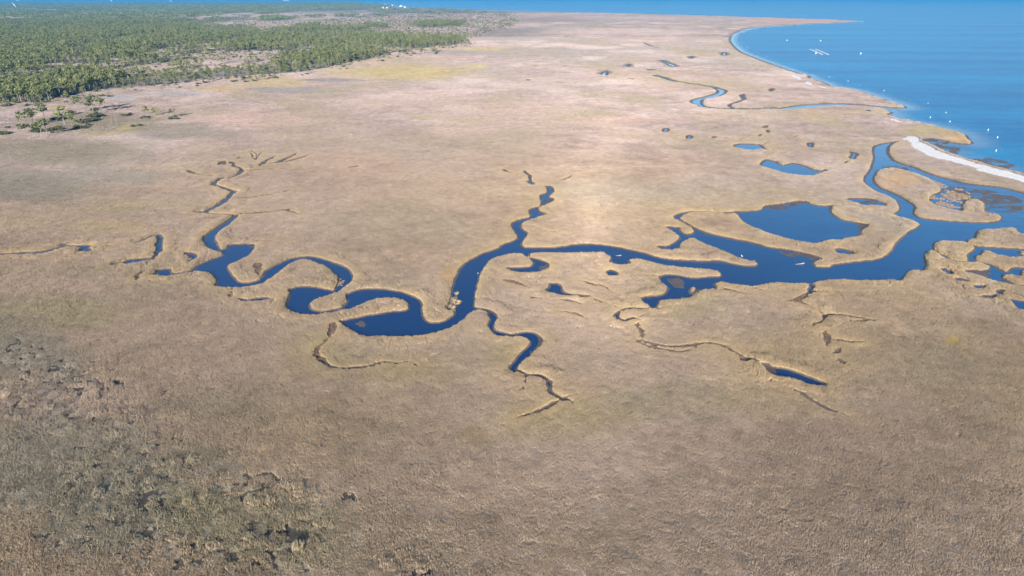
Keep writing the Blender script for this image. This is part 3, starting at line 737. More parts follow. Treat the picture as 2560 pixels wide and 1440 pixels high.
# ------------------------------------------------------------------ water: one level, split into the bay and the creeks
wr = np.concatenate([np.array([2, 40, 70.]), np.geomspace(90, 90000, 260)])
wt = np.linspace(-1.4, 1.4, 300)
WX = (wr[:, None] * wt[None, :]).ravel(); WY = np.repeat(wr[:, None], 300, 1).ravel()
ss = np.full(WX.shape, -500.0); s = np.nonzero(WY > 200)[0]; ss[s] = signed(SEA_W, WX[s], WY[s])
sea = sstep(-6, 25, ss)
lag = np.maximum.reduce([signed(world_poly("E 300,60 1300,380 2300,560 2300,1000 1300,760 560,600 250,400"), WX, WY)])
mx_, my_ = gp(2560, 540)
tone = np.maximum.reduce([sea, .45 * sstep(-30, 60, lag), .42 * (1 - sstep(30, 230, np.hypot(WX - mx_, WY - my_))), .38 * sstep(290, 480, WY) * sstep(0, 60, WX)])  # creeks lighten with distance and toward the mouth: sky reflection put into the colour
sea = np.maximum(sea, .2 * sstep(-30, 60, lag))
WV = np.stack([WX, WY, np.zeros_like(WX)], 1)
idx = np.arange(len(WX)).reshape(len(wr), 300)
WQ = np.stack([idx[:-1, :-1], idx[1:, :-1], idx[1:, 1:], idx[:-1, 1:]], -1).reshape(-1, 4)
qs = (ss > -4)[WQ].any(1)
for nm, sel in (('sea', qs), ('creek_water', ~qs)):
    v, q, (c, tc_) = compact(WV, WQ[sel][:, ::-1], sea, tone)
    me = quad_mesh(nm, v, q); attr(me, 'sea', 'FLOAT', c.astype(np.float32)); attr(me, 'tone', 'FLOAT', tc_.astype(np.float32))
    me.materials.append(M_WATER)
    o = bpy.data.objects.new(nm, me); SC.collection.objects.link(o); o['kind'] = 'structure'


# ------------------------------------------------------------------ instancing of stuff nobody could count
def scatter(name, protos, P, rot, scl, pick, tint=None):
    me = bpy.data.meshes.new(name)
    me.vertices.add(len(P)); me.vertices.foreach_set('co', np.asarray(P, np.float32).ravel())
    attr(me, 'rot', 'FLOAT_VECTOR', np.asarray(rot, np.float32)); attr(me, 'scl', 'FLOAT_VECTOR', np.asarray(scl, np.float32)); attr(me, 'pick', 'INT', np.asarray(pick, np.int32))
    if tint is not None:
        attr(me, 'tint', 'FLOAT_VECTOR', np.asarray(tint, np.float32))
    o = bpy.data.objects.new(name, me); SC.collection.objects.link(o)
    o['kind'] = 'stuff'
    coll = bpy.data.collections.new(name + '_kinds')
    for p in protos:
        coll.objects.link(p)
    ng = bpy.data.node_groups.new(name, 'GeometryNodeTree')
    ng.interface.new_socket('Geometry', in_out='INPUT', socket_type='NodeSocketGeometry')
    ng.interface.new_socket('Geometry', in_out='OUTPUT', socket_type='NodeSocketGeometry')
    gi = ng.nodes.new('NodeGroupInput'); go = ng.nodes.new('NodeGroupOutput')
    ci = ng.nodes.new('GeometryNodeCollectionInfo'); ci.inputs['Collection'].default_value = coll
    ci.inputs['Separate Children'].default_value = True; ci.inputs['Reset Children'].default_value = True
    ip = ng.nodes.new('GeometryNodeInstanceOnPoints'); ip.inputs['Pick Instance'].default_value = True
    ng.links.new(gi.outputs[0], ip.inputs['Points']); ng.links.new(ci.outputs[0], ip.inputs['Instance'])
    for nm, typ, sock in (('pick', 'INT', 'Instance Index'), ('rot', 'FLOAT_VECTOR', 'Rotation'), ('scl', 'FLOAT_VECTOR', 'Scale')):
        a = ng.nodes.new('GeometryNodeInputNamedAttribute'); a.data_type = typ; a.inputs['Name'].default_value = nm
        out = [x for x in a.outputs if x.enabled][0]
        if nm == 'rot':
            e = ng.nodes.new('FunctionNodeEulerToRotation'); ng.links.new(out, e.inputs[0]); out = e.outputs[0]
        ng.links.new(out, ip.inputs[sock])
    ng.links.new(ip.outputs[0], go.inputs[0])
    md = o.modifiers.new('scatter', 'NODES'); md.node_group = ng
    return o


def blade_patch(name, size, n, hmin, hmax, wid, lean, rnd):
    """a patch of separate grass blades: narrow bent triangles"""
    V = []; Fc = []; S = []
    for i in range(n):
        if size > 1:
            x = rnd.uniform(-size, size) / 2 * 1.1; y = rnd.uniform(-size, size) / 2 * 1.1; spread = 1
        else:
            a = rnd.uniform(0, 6.283); q = size * math.sqrt(rnd.random()) * .5
            x = math.cos(a) * q; y = math.sin(a) * q; spread = 1.5
        h = rnd.uniform(hmin, hmax); a = rnd.uniform(0, 6.283); w = wid * rnd.uniform(.6, 1.4)
        lx = rnd.gauss(0, lean) * spread + x * (.25 if size <= 1 else 0) + .06; ly = rnd.gauss(0, lean) * spread + y * (.25 if size <= 1 else 0) + .04
        k = len(V)
        dx, dy = math.cos(a) * w, math.sin(a) * w
        V += [(x - dx, y - dy, -.08), (x + dx, y + dy, -.08), (x + lx * h * .5 + dx * .8, y + ly * h * .5 + dy * .8, h * .62), (x + lx * h * .5 - dx * .8, y + ly * h * .5 - dy * .8, h * .62), (x + lx * h * 1.25, y + ly * h * 1.25, h)]
        Fc += [(k, k + 1, k + 2, k + 3), (k + 3, k + 2, k + 4)]
        c = rnd.uniform(.80, 1.20); t = rnd.gauss(0, .06)
        S += [(c * (1 + t), c, c * (1 - t), 1)] * 5
    me = bpy.data.meshes.new(name); me.from_pydata(V, [], Fc); me.update()
    attr(me, 'shade', 'FLOAT_COLOR', np.array(S, np.float32))
    me.materials.append(M_GRASS)
    return bpy.data.objects.new(name, me)


rnd = random.Random(5)
patches = [blade_patch('grass_patch_%02d' % i, 2.4, 270, .18, .52, .036, .30, rnd) for i in range(7)]
tufts = [blade_patch('grass_tuft_%02d' % i, .9, 44, .14, .36, .032, .34, rnd) for i in range(6)]


def jitter_grid(x0, x1, y0, y1, step):
    xs = np.arange(x0, x1, step); ys = np.arange(y0, y1, step)
    X, Y = np.meshgrid(xs, ys)
    X = X.ravel() + RNG.uniform(-.5, .5, X.size) * step; Y = Y.ravel() + RNG.uniform(-.5, .5, Y.size) * step
    return X, Y


def in_view(X, Y, m=120):
    px, py = pixel(X, Y)
    return (px > -m) & (px < 2560 + m) & (py < 1440 + m)


PX = []; 
for y0, y1, st, sc in ((78, 200, 1.45, .85), (200, 330, 1.75, 1.0), (330, 560, 1.75, 1.0), (560, 1000, 2.7, 1.4), (1000, 2000, 5.0, 2.5), (2000, 5200, 15, 7)):
    X, Y = jitter_grid(-y1 * .95, y1 * .95, y0, y1, st)
    s = in_view(X, Y, 260)
    X, Y = X[s], Y[s]
    D, S, RL, M, B = survey(X, Y)
    g = gaps(X, Y) if y1 < 530 else np.zeros(X.shape)
    keep = (np.maximum(D, S) < -(1.35 if y1 < 570 else 1.9) * sc) & (RL < -.75 * min(sc, 2.5)) & (B < -1) & (g < .35 + .5 * RNG.random(X.size))
    if y1 > 530:
        keep &= forest_density(X, Y) < .25
    X, Y, D, S, RL = X[keep], Y[keep], D[keep], S[keep], RL[keep]
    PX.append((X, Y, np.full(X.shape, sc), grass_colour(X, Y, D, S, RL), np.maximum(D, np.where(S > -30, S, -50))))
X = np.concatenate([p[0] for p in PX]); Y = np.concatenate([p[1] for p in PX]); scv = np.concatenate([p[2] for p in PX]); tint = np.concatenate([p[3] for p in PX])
n = len(X)
bumps = fbm(X, Y, 5.5, 45, 2) * .11 + fbm(X, Y, 22, 47, 2) * .12
hz = RNG.uniform(.75, 1.25, n) * (1 + .5 * fbm(X, Y, 6, 85, 3))
SL = np.concatenate([p[4] for p in PX])
lev = np.exp(-((SL + 2.6) / 1.9) ** 2) * np.clip(.75 + .9 * fbm(X, Y, 14, 113, 2), .15, 1.4)
hz = hz * (1 + .8 * lev)
rough = np.zeros(n)
near_i = np.nonzero(Y < 260)[0]
for k, q in enumerate(((130, 1000, 260, 110), (380, 1280, 460, 200), (700, 1300, 170, 130), (1040, 1420, 120, 50))):
    rough[near_i] = np.maximum(rough[near_i], blob(X[near_i], Y[near_i], *q, .5, k))
cl = fbm(X, Y, 3.0, 107, 2)
hz = hz * (1 + rough * (1.3 * np.clip(cl + .25 * RNG.standard_normal(n), -.5, .9)))
tint = tint * (1 + .09 * RNG.standard_normal(n) + rough * (.25 * cl + .11 * RNG.standard_normal(n)))[:, None].clip(.35, 1.7)
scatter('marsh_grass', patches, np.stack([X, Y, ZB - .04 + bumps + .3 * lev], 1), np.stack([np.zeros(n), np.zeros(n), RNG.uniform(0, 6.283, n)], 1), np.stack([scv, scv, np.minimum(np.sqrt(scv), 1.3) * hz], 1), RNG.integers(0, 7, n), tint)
print('grass patches', n)
# fringe tufts along every bank
PX = []
for y0, y1, st, sc in ((130, 330, .48, .9), (330, 560, .75, 1.1), (560, 950, 1.5, 1.4)):
    X, Y = jitter_grid(-y1 * .95, y1 * .95, y0, y1, st)
    s = in_view(X, Y, 60); X, Y = X[s], Y[s]
    D, S, RL, M, B = survey(X, Y)
    W = np.maximum(D, S)
    e = np.maximum(W, RL)
    keep = (e > -2.5 * sc) & (e < -.12 * sc) & (RNG.random(X.size) < .85) & (B < -.6)
    X, Y, D, S, W, RL = X[keep], Y[keep], D[keep], S[keep], W[keep], RL[keep]
    zz = ZB - .02 - .10 * np.exp(np.minimum(W, 0) / .6) + .34 * np.exp(-((W + 2.0) / 1.7) ** 2) * np.clip(.75 + .9 * fbm(X, Y, 14, 113, 2), .15, 1.4)
    PX.append((X, Y, zz, np.full(X.shape, sc), grass_colour(X, Y, D, S, RL)))
X = np.concatenate([p[0] for p in PX]); Y = np.concatenate([p[1] for p in PX]); zz = np.concatenate([p[2] for p in PX]); scv = np.concatenate([p[3] for p in PX]); tint = np.concatenate([p[4] for p in PX])
n = len(X)
scv = scv * RNG.uniform(.75, 1.3, n)
scatter('creekside_grass', tufts, np.stack([X, Y, zz], 1), np.stack([RNG.normal(0, .12, n), RNG.normal(0, .12, n), RNG.uniform(0, 6.283, n)], 1), np.stack([scv, scv, scv * 1.45], 1), RNG.integers(0, 6, n), tint)
print('tufts', n)
# thin reddish reeds standing in the lagoon mud
reed = [world_poly(s) for s in ("E 530,305 700,330 860,400 1040,440 1060,510 1000,570 930,570 800,540 760,480 640,380", "F 1440,120 1560,180 1530,300 1450,290", "B 390,640 480,610 490,690 420,740", "G 1250,660 1330,680 1320,720 1270,720", "B 1250,950 1320,960 1320,1000 1260,1040")]
X, Y = jitter_grid(-140, 330, 180, 520, .8)
X, Y = X[(rr := in_view(X, Y))], Y[rr]
ok = np.zeros(X.shape, bool)
for p in reed:
    ok |= inside(p, X, Y)
ok &= (fbm(X, Y, 6, 87, 3) > .0) & (RNG.random(X.size) < .6)
D, S, RL, M, B = survey(X, Y)
ditch = (RL > -.3) & (D < -.8) & (RNG.random(X.size) < .55) & (Y < 330)
ok |= ditch
X, Y, ditch = X[ok], Y[ok], ditch[ok]; n = len(X)
scv = RNG.uniform(.8, 1.4, n)
scatter('mud_reeds', [p.copy() for p in tufts], np.stack([X, Y, np.where(ditch, .08, .0)], 1), np.stack([np.zeros(n), np.zeros(n), RNG.uniform(0, 6.283, n)], 1), np.stack([scv] * 3, 1), RNG.integers(0, 6, n), np.where(ditch[:, None], np.array((.27, .175, .115)), np.array((.42, .30, .19))) * RNG.uniform(.8, 1.15, (n, 1)))


# ------------------------------------------------------------------ pines
def leaf_cloud(rnd, centres, per, size, flat=.6):
    V = []; Fc = []; S = []
    for (cx, cy, cz, cr) in centres:
        c0 = rnd.uniform(.75, 1.25)
        for _ in range(per):
            while True:
                a, b, c = rnd.uniform(-1, 1), rnd.uniform(-1, 1), rnd.uniform(-1, 1)
                if a * a + b * b + c * c < 1:
                    break
            p = Vector((cx + a * cr, cy + b * cr, cz + c * cr * flat))
            nrm = Vector((a + rnd.gauss(0, .3), b + rnd.gauss(0, .3), c + .15 + rnd.gauss(0, .3))).normalized()
            t = nrm.orthogonal().normalized(); t.rotate(Matrix.Rotation(rnd.uniform(0, 6.28), 3, nrm)); u = nrm.cross(t)
            s = size * rnd.uniform(.6, 1.3)
            k = len(V)
            V += [p - t * s * .5 - u * s * .22, p + t * s * .4 - u * s * .35, p + t * s * .55 + u * s * .25, p - t * s * .3 + u * s * .4]
            Fc.append((k, k + 1, k + 2, k + 3))
            q = c0 * rnd.uniform(.75, 1.3)
            S += [(q * rnd.uniform(.92, 1.08), q, q, 1)] * 4
    return V, Fc, S


def tube(V, Fc, path, radii, sides=6):
    k0 = len(V)
    for i, (p, r) in enumerate(zip(path, radii)):
        p = Vector(p)
        d = (Vector(path[min(i + 1, len(path) - 1)]) - Vector(path[max(i - 1, 0)])).normalized()
        a = d.orthogonal().normalized(); b = d.cross(a)
        for j in range(sides):
            t = 6.28318 * j / sides
            V.append(p + a * math.cos(t) * r + b * math.sin(t) * r)
    for i in range(len(path) - 1):
        for j in range(sides):
            q = k0 + i * sides; j2 = (j + 1) % sides
            Fc.append((q + j, q + j2, q + sides + j2, q + sides + j))
    Fc.append(tuple(k0 + (len(path) - 1) * sides + j for j in range(sides)))
    Fc.append(tuple(k0 + j for j in reversed(range(sides))))


def pine_meshes(tag, rnd, h=11.0, spread=2.6, crown=.42, per=26, limbs=7, ncl=13, size=.75, bare=False):
    """trunk mesh with limbs and crown mesh of leaf clumps, base at the origin"""
    lean = (rnd.gauss(0, .03), rnd.gauss(0, .03))
    path = []; rad = []
    for i in range(6):
        t = i / 5
        path.append((lean[0] * h * t + math.sin(t * 3 + rnd.random()) * .12, lean[1] * h * t + math.cos(t * 2.5) * .1 - .1, h * t * .95 - .15))
        rad.append(.19 * (1 - .7 * t) + .03)
    V = []; Fc = []
    tube(V, Fc, path, rad)
    cents = []
    for i in range(limbs):
        t = 1 - crown * rnd.uniform(.15, 1.0)
        i0 = min(int(t * 5), 4); f = t * 5 - i0
        p0 = Vector(path[i0]).lerp(Vector(path[i0 + 1]), f)
        a = i * 2.4 + rnd.uniform(-.4, .4); L = spread * rnd.uniform(.55, 1.0) * (.55 + .6 * math.sin(min(1, (1 - t) / crown) * 2.6))
        e = p0 + Vector((math.cos(a) * L, math.sin(a) * L, L * rnd.uniform(.15, .5)))
        tube(V, Fc, [p0, p0.lerp(e, .5) + Vector((0, 0, -.1)), e], [.07, .05, .02], 4)
        cents.append((e.x, e.y, e.z, rnd.uniform(.6, 1.0)))
    top = Vector(path[-1])
    while len(cents) < ncl:
        a = rnd.uniform(0, 6.28); q = spread * math.sqrt(rnd.random()) * .75
        zz = top.z - crown * h * .75 * rnd.random() ** 1.3 * (1 - .3 * q / spread) - q * .18
        cents.append((top.x + math.cos(a) * q, top.y + math.sin(a) * q, zz, rnd.uniform(.55, 1.05)))
    cents.append((top.x, top.y, top.z + .1, 1.0))
    tm = bpy.data.meshes.new('trunk' + tag); tm.from_pydata([tuple(v) for v in V], [], Fc); tm.update(); tm.materials.append(M_BARK)
    cm = None
    if not bare:
        V2, F2, S2 = leaf_cloud(rnd, cents, per, size)
        cm = bpy.data.meshes.new('crown' + tag); cm.from_pydata([tuple(v) for v in V2], [], F2); cm.update()
        attr(cm, 'shade', 'FLOAT_COLOR', np.array(S2, np.float32)); cm.materials.append(M_NEEDLE)
    return tm, cm


rnd = random.Random(21)
PINES = [pine_meshes('', rnd, 11, rnd.uniform(2.1, 3.0), rnd.uniform(.42, .64), 28, 10, 21, .58) for _ in range(7)]
SNAG = pine_meshes('', rnd, 11, 1.4, .5, 0, 8, 8, bare=True)


def joined(name, tm, cm):
    bm = bmesh.new(); bm.from_mesh(tm)
    n = len(bm.faces); bm.from_mesh(cm)
    bm.faces.ensure_lookup_table()
    lay = bm.verts.layers.float_color.get('shade')
    for f in bm.faces[n:]:
        f.material_index = 1
    me = bpy.data.meshes.new(name); bm.to_mesh(me); bm.free()
    me.materials.append(M_BARK); me.materials.append(M_NEEDLE)
    return bpy.data.objects.new(name, me)


mid_protos = [joined('forest_pine_%02d' % i, *pine_meshes('', rnd, 11, rnd.uniform(2.0, 3.1), rnd.uniform(.5, .85), 11, 6, 18, .9)) for i in range(6)]


def far_clump(name, rnd, nt=16, size=44):
    V = []; Fc = []; S = []
    for _ in range(nt):
        x = rnd.uniform(-.5, .5) * size; y = rnd.uniform(-.5, .5) * size; hh = rnd.uniform(8, 14)
        v, f, s = leaf_cloud(rnd, [(x, y, hh - 2.5, rnd.uniform(2.4, 3.6))], 13, 3.0, .75)
        k = len(V); V += v; Fc += [tuple(a + k for a in q) for q in f]; S += s
    me = bpy.data.meshes.new(name); me.from_pydata([tuple(v) for v in V], [], Fc); me.update()
    attr(me, 'shade', 'FLOAT_COLOR', np.array(S, np.float32)); me.materials.append(M_NEEDLE)
    return bpy.data.objects.new(name, me)


far_protos = [far_clump('forest_clump_%02d' % i, rnd) for i in range(6)]


def place_pine(x, y, hgt, label, group, k, rz, z=.45, squash=1.0, snag=False, cat='pine tree', name='pine_tree'):
    t = thing(name, label, cat, (x, y, z), rz, group)
    f = hgt / 11.0
    t.scale = (f * squash, f * squash, f)
    tm, cm = SNAG if snag else PINES[k]
    a = bpy.data.objects.new('trunk', tm); SC.collection.objects.link(a); a.parent = t
    if cm:
        b = bpy.data.objects.new('crown', cm); SC.collection.objects.link(b); b.parent = t
    return t


def height_at(px, py, pyt):
    x, y = gp(px, py)
    a = PITCH - math.atan((720 - pyt) / F)
    # the vertical through the base keeps its forward distance
    return max(2.5, (H - ZB - y * math.tan(a)) * 1.15 + .3)


# the lone pines in the open, left
GROVE = [  # tile x, base y, crown top y, label
 (300, 625, 445, "tall thin pine with a small cap, leftmost of the lone pines on the marsh", 0),
 (415, 625, 425, "straight pine with a dense rounded crown, second from left among the lone pines", 1),
 (470, 570, 400, "pine with a ragged crown standing just behind the dense rounded one in the lone grove", 2),
 (600, 540, 350, "pine with a slanting crown and a long gap of bare trunk in the lone grove", 3),
 (570, 755, 565, "bright yellow green pine nearest the camera in the lone grove", 4),
 (640, 745, 545, "darker pine with crooked trunk beside the yellow green one at the front of the grove", 5),
 (870, 600, 375, "broad tall pine with a big conical crown in the middle of the lone grove", 6),
 (965, 620, 470, "open crowned pine in front of the big conical one in the lone grove", 0),
 (1055, 435, 245, "flat topped pine standing at the back of the lone grove on bare pale ground", 1),
 (1215, 455, 285, "slim short pine under the tall pair at the back right of the grove", 2),
 (1240, 420, 220, "tallest pine of the pair at the back right of the lone grove", 3),
 (1340, 440, 255, "wide crowned pine casting a long shadow, right one of the tall pair in the grove", 4),
 (1490, 585, 470, "bare dead pine trunk without needles right of the lone grove", 5),
 (1545, 545, 405, "small pine with a pale thin crown beside the dead trunk", 6),
 (1960, 500, 360, "leaning double topped pine, first of the three small pines right of the grove", 0),
 (2085, 545, 390, "round crowned pine, middle of the three small pines right of the grove", 1),
 (2310, 505, 400, "smallest pine standing alone at the far right end of the grove", 2),
 (290, 715, 620, "low yellowish young pine at the left front of the lone grove", 3),
 (900, 330, 285, "low sapling pine beside the flat topped one at the back of the grove", 4),
]
for x, yb, yt, lab, k in GROVE:
    px, py, pyt = x / 5.333, 200 + yb / 5.333, 200 + yt / 5.333
    gx, gy = gp(px, py)
    hh = height_at(px, py, pyt)
    place_pine(gx, gy, hh, lab, 'lone pines in the open marsh', k, k * 1.3 + x, snag='dead' in lab, squash=1.15 if hh > 6 else 1.35)

# the forest: the 275 pines that show largest are things, the rest one mass
X, Y = jitter_grid(-2700, 500, 640, 3400, 6.9)
px, py = pixel(X, Y)
s = (px > -60) & (px < 1400); X, Y = X[s], Y[s]
dens = forest_density(X, Y)
s = RNG.random(X.size) < dens * 1.0; X, Y, dens = X[s], Y[s], dens[s]
hgt = np.clip(RNG.normal(11.8, 2.5, X.size), 5.5, 17) * np.where(dens < .4, .72, 1)
px, py = pixel(X, Y)
order = np.argsort(Y - np.where((px > 12) & (px < 1300), 0, -9000))
show = order[:275]; rest = order[275:]
rest = np.concatenate([rest])
for i in show:
    p = px[i]
    if p < 250:
        lab, g = "tall slender pine at the front edge of the forest, at its near left end", 'front pines at the left end of the forest'
    elif p < 520:
        lab, g = "pine with bare pale trunk at the front edge of the forest, behind the lone grove", 'front pines behind the lone grove'
    else:
        lab, g = "pine at the front edge of the forest where it meets the yellow green grass", 'front pines by the yellow green grass'
    place_pine(X[i], Y[i], hgt[i], lab, g, int(RNG.integers(0, 7)), float(RNG.uniform(0, 6.28)), z=.8, squash=float(RNG.uniform(.8, 1.12)))
n = len(rest)
fs = hgt[rest] / 11
P = np.stack([X[rest], Y[rest], np.full(n, .8)], 1)
sq = RNG.uniform(.8, 1.25, n)
scatter('pine_forest', mid_protos, P, np.stack([np.zeros(n), np.zeros(n), RNG.uniform(0, 6.283, n)], 1), np.stack([fs * sq, fs * sq, fs], 1), RNG.integers(0, 6, n))
print('forest', n)
X, Y = jitter_grid(-16000, 1500, 3400, 18500, 50)
px, py = pixel(X, Y); s = (px > -60) & (px < 1400); X, Y = X[s], Y[s]
dens = forest_density(X, Y); s = RNG.random(X.size) < np.where(dens > .5, 1.0, dens * .5)
X, Y = X[s], Y[s]; n = len(X)
print('far clumps', n)
scatter('distant_forest', far_protos, np.stack([X, Y, np.full(n, .5)], 1), np.stack([np.zeros(n), np.zeros(n), RNG.uniform(0, 6.283, n)], 1), np.stack([RNG.uniform(1.0, 1.25, n), RNG.uniform(1.0, 1.25, n), RNG.uniform(.8, 1.2, n)], 1), RNG.integers(0, 6, n))


# ------------------------------------------------------------------ shrubs
def shrub_mesh(rnd, nc=5, rad=.9):
    cs = [(rnd.gauss(0, rad * .7), rnd.gauss(0, rad * .7), rnd.uniform(.25, .7), rnd.uniform(.45, .8)) for _ in range(nc)]
    V, Fc, S = leaf_cloud(rnd, cs, 16, .5, .75)
    me = bpy.data.meshes.new('shrub'); me.from_pydata([tuple(v) for v in V], [], Fc); me.update()
    attr(me, 'shade', 'FLOAT_COLOR', np.array(S, np.float32)); me.materials.append(M_SHRUB)
    return me


SHR = [shrub_mesh(rnd, 5 + i % 3) for i in range(5)]
spots = []
r2 = random.Random(3)
for cx, cy, sx, sy, k in ((760, 520, 60, 14, 4), (1290, 480, 90, 22, 9), (1150, 560, 130, 18, 8), (1030, 630, 120, 22, 8), (760, 660, 90, 30, 7), (520, 680, 120, 30, 6), (60, 715, 70, 14, 5), (1690, 470, 60, 14, 4), (1240, 410, 60, 14, 3), (1930, 510, 40, 8, 2), (2290, 520, 40, 6, 2), (1830, 615, 40, 6, 2), (930, 440, 60, 8, 3), (300, 620, 150, 20, 6), (470, 250, 60, 10, 2)):
    for _ in range(int(k * 1.7)):
        spots.append((r2.gauss(cx, sx * .6), r2.gauss(cy, sy * .6)))
for i, (tx, ty) in enumerate(spots):
    gx, gy = gp(tx / 5.333, 200 + ty / 5.333)
    o = bpy.data.objects.new('shrub', SHR[i % 5]); SC.collection.objects.link(o)
    o.location = (gx, gy, .5); o.rotation_euler = (0, 0, i * 1.7); s0 = r2.uniform(1.1, 2.1); o.scale = (s0 * 1.3, s0 * 1.3, s0)
    o['label'] = "low dark green shrub on the ground between the lone pines"; o['category'] = 'shrub'; o['group'] = 'low shrubs between the lone pines'
X, Y = jitter_grid(-1100, 120, 640, 1500, 5.0)
s = in_view(X, Y, 60); X, Y = X[s], Y[s]
d = forest_density(X, Y); d2 = forest_density(X, Y + 30)
s = (RNG.random(X.size) < np.maximum(d * .7, d2 * .5)) & (fbm(X, Y, 18, 97, 3) > -.1); X, Y = X[s], Y[s]; n = len(X)
sv = RNG.uniform(.9, 2.2, n)
shr_objs = [bpy.data.objects.new('understory_%02d' % i, m) for i, m in enumerate(SHR)]
scatter('understory_shrubs', shr_objs, np.stack([X, Y, np.full(n, .7)], 1), np.stack([np.zeros(n), np.zeros(n), RNG.uniform(0, 6.283, n)], 1), np.stack([sv * 1.2, sv * 1.2, sv], 1), RNG.integers(0, 5, n))
X, Y = jitter_grid(-900, 900, 1300, 5600, 24)
px, py = pixel(X, Y); s = (px > 400) & (px < 1330); X, Y = X[s], Y[s]
d = forest_density(X, Y); s = (d > .005) & (d < .5) & (RNG.random(X.size) < .5); X, Y = X[s], Y[s]; n = len(X)
sv = RNG.uniform(1.2, 2.6, n)
scatter('savanna_bushes', [o.copy() for o in shr_objs], np.stack([X, Y, np.full(n, .6)], 1), np.stack([np.zeros(n), np.zeros(n), RNG.uniform(0, 6.283, n)], 1), np.stack([sv * 1.3, sv * 1.3, sv], 1), RNG.integers(0, 5, n))


# ------------------------------------------------------------------ small objects
def lathe(prof, sides=12):
    V = []; Fc = []
    for r, zz in prof:
        for j in range(sides):
            t = 6.28318 * j / sides
            V.append((r * math.cos(t), r * math.sin(t), zz))
    for i in range(len(prof) - 1):
        for j in range(sides):
            j2 = (j + 1) % sides
            Fc.append((i * sides + j, i * sides + j2, (i + 1) * sides + j2, (i + 1) * sides + j))
    Fc.append(tuple(reversed(range(sides)))); Fc.append(tuple((len(prof) - 1) * sides + j for j in range(sides)))
    return V, Fc


def box(x0, x1, y0, y1, z0, z1):
    V = [(x0, y0, z0), (x1, y0, z0), (x1, y1, z0), (x0, y1, z0), (x0, y0, z1), (x1, y0, z1), (x1, y1, z1), (x0, y1, z1)]
    return V, [(0, 3, 2, 1), (4, 5, 6, 7), (0, 1, 5, 4), (1, 2, 6, 5), (2, 3, 7, 6), (3, 0, 4, 7)]


def bevelled(name, V, Fc, mat, parent, w=.03):
    o = mesh_obj(name, V, Fc, mat, parent)
    b = o.modifiers.new('bevel', 'BEVEL'); b.width = w; b.segments = 2
    return o


# tall channel marker posts with a white board
def marker_sign(px, py, hgt, label):
    x, y = gp(px, py, 0)
    t = thing('marker_post', label, 'marker post', (x, y, 0), 0, 'white marker posts in the bay')
    V, Fc = lathe([(.16, -1), (.16, hgt * .5), (.13, hgt), (.03, hgt + .1)], 10)
    mesh_obj('post', V, Fc, M_PVC, t)
    V, Fc = box(-.95, .95, -.22, -.16, hgt - 1.7, hgt - .05)
    bevelled('sign_board', V, Fc, M_WHITE, t)


def spar_buoy(px, py, hgt, label, rz):
    x, y = gp(px, py, 0)
    t = thing('spar_buoy', label, 'buoy', (x, y, 0), rz, 'white spar buoys along the shore')
    t.rotation_euler = (R(4), R(5), rz)
    V, Fc = lathe([(.20, -.6), (.34, -.15), (.36, .2), (.24, .45), (.24, hgt * .9), (.2, hgt), (.05, hgt + .1)], 12)
    mesh_obj('float_body', V, Fc, M_PVC, t, True)
    V, Fc = lathe([(.25, hgt * .55), (.265, hgt * .55 + .02), (.265, hgt * .68), (.25, hgt * .68 + .02)], 12)
    mesh_obj('band', V, Fc, M_CAGE, t, True)


marker_sign(1967.5, 102.5, 2.5, "white marker post standing alone in the bay, leftmost of the two far ones")
marker_sign(2051, 103, 2.5, "white marker post in the bay straight above the pale oyster lines")
marker_sign(2039.5, 135, 2.5, "white marker post standing right against the pale oyster lines")
marker_sign(2151.5, 136, 3.0, "tallest white marker post, right of the pale oyster lines")
BUOYS = [(2073, 192.5, 1.5, "small white buoy nearest the shell spit on the far shore"), (2120, 203.5, 1.9, "white buoy off the sandy shore, between two smaller buoys"), (2148.5, 214, 1.4, "small white buoy close to the shore above the long point"), (2210, 227, 1.9, "white buoy off the tip of the long grassy point"), (2325.5, 294.5, 2.1, "white buoy closest to the shore below the long point"), (2365, 282, 1.6, "small white buoy uppermost of a triangle of three off the lower point"), (2374.5, 305, 2.2, "white buoy at the right corner of the triangle of three off the lower point"), (2470, 326, 2.2, "white buoy far out, right of the lower grassy point"), (2493.5, 344.5, 2.3, "white buoy just below and right of another off the lower point"), (2490, 378, 2.3, "white buoy nearest the camera, off the mud spit by the beach"), (2320, 258.5, 1.0, "tiny faint white buoy alone in open water above the lower point"), (1866, 118.5, 1.8, "faint white buoy, left one of a close pair by the curved bay shore"), (1871.5, 119.5, 1.8, "faint white buoy, right one of a close pair by the curved bay shore"), (1893.5, 133, 1.8, "faint white buoy below the close pair, near the curved shore"), (1919, 141, 1.8, "faint white buoy lowest of the chain along the curved shore"), (1851.5, 105.5, 1.8, "faint white buoy uppermost inside the curved bay"), (1975, 10.5, 7.0, "lone white speck of a buoy far out near the horizon")]
for i, (a, b, h_, l) in enumerate(BUOYS):
    spar_buoy(a, b, h_ * .5, l, i * 1.9)


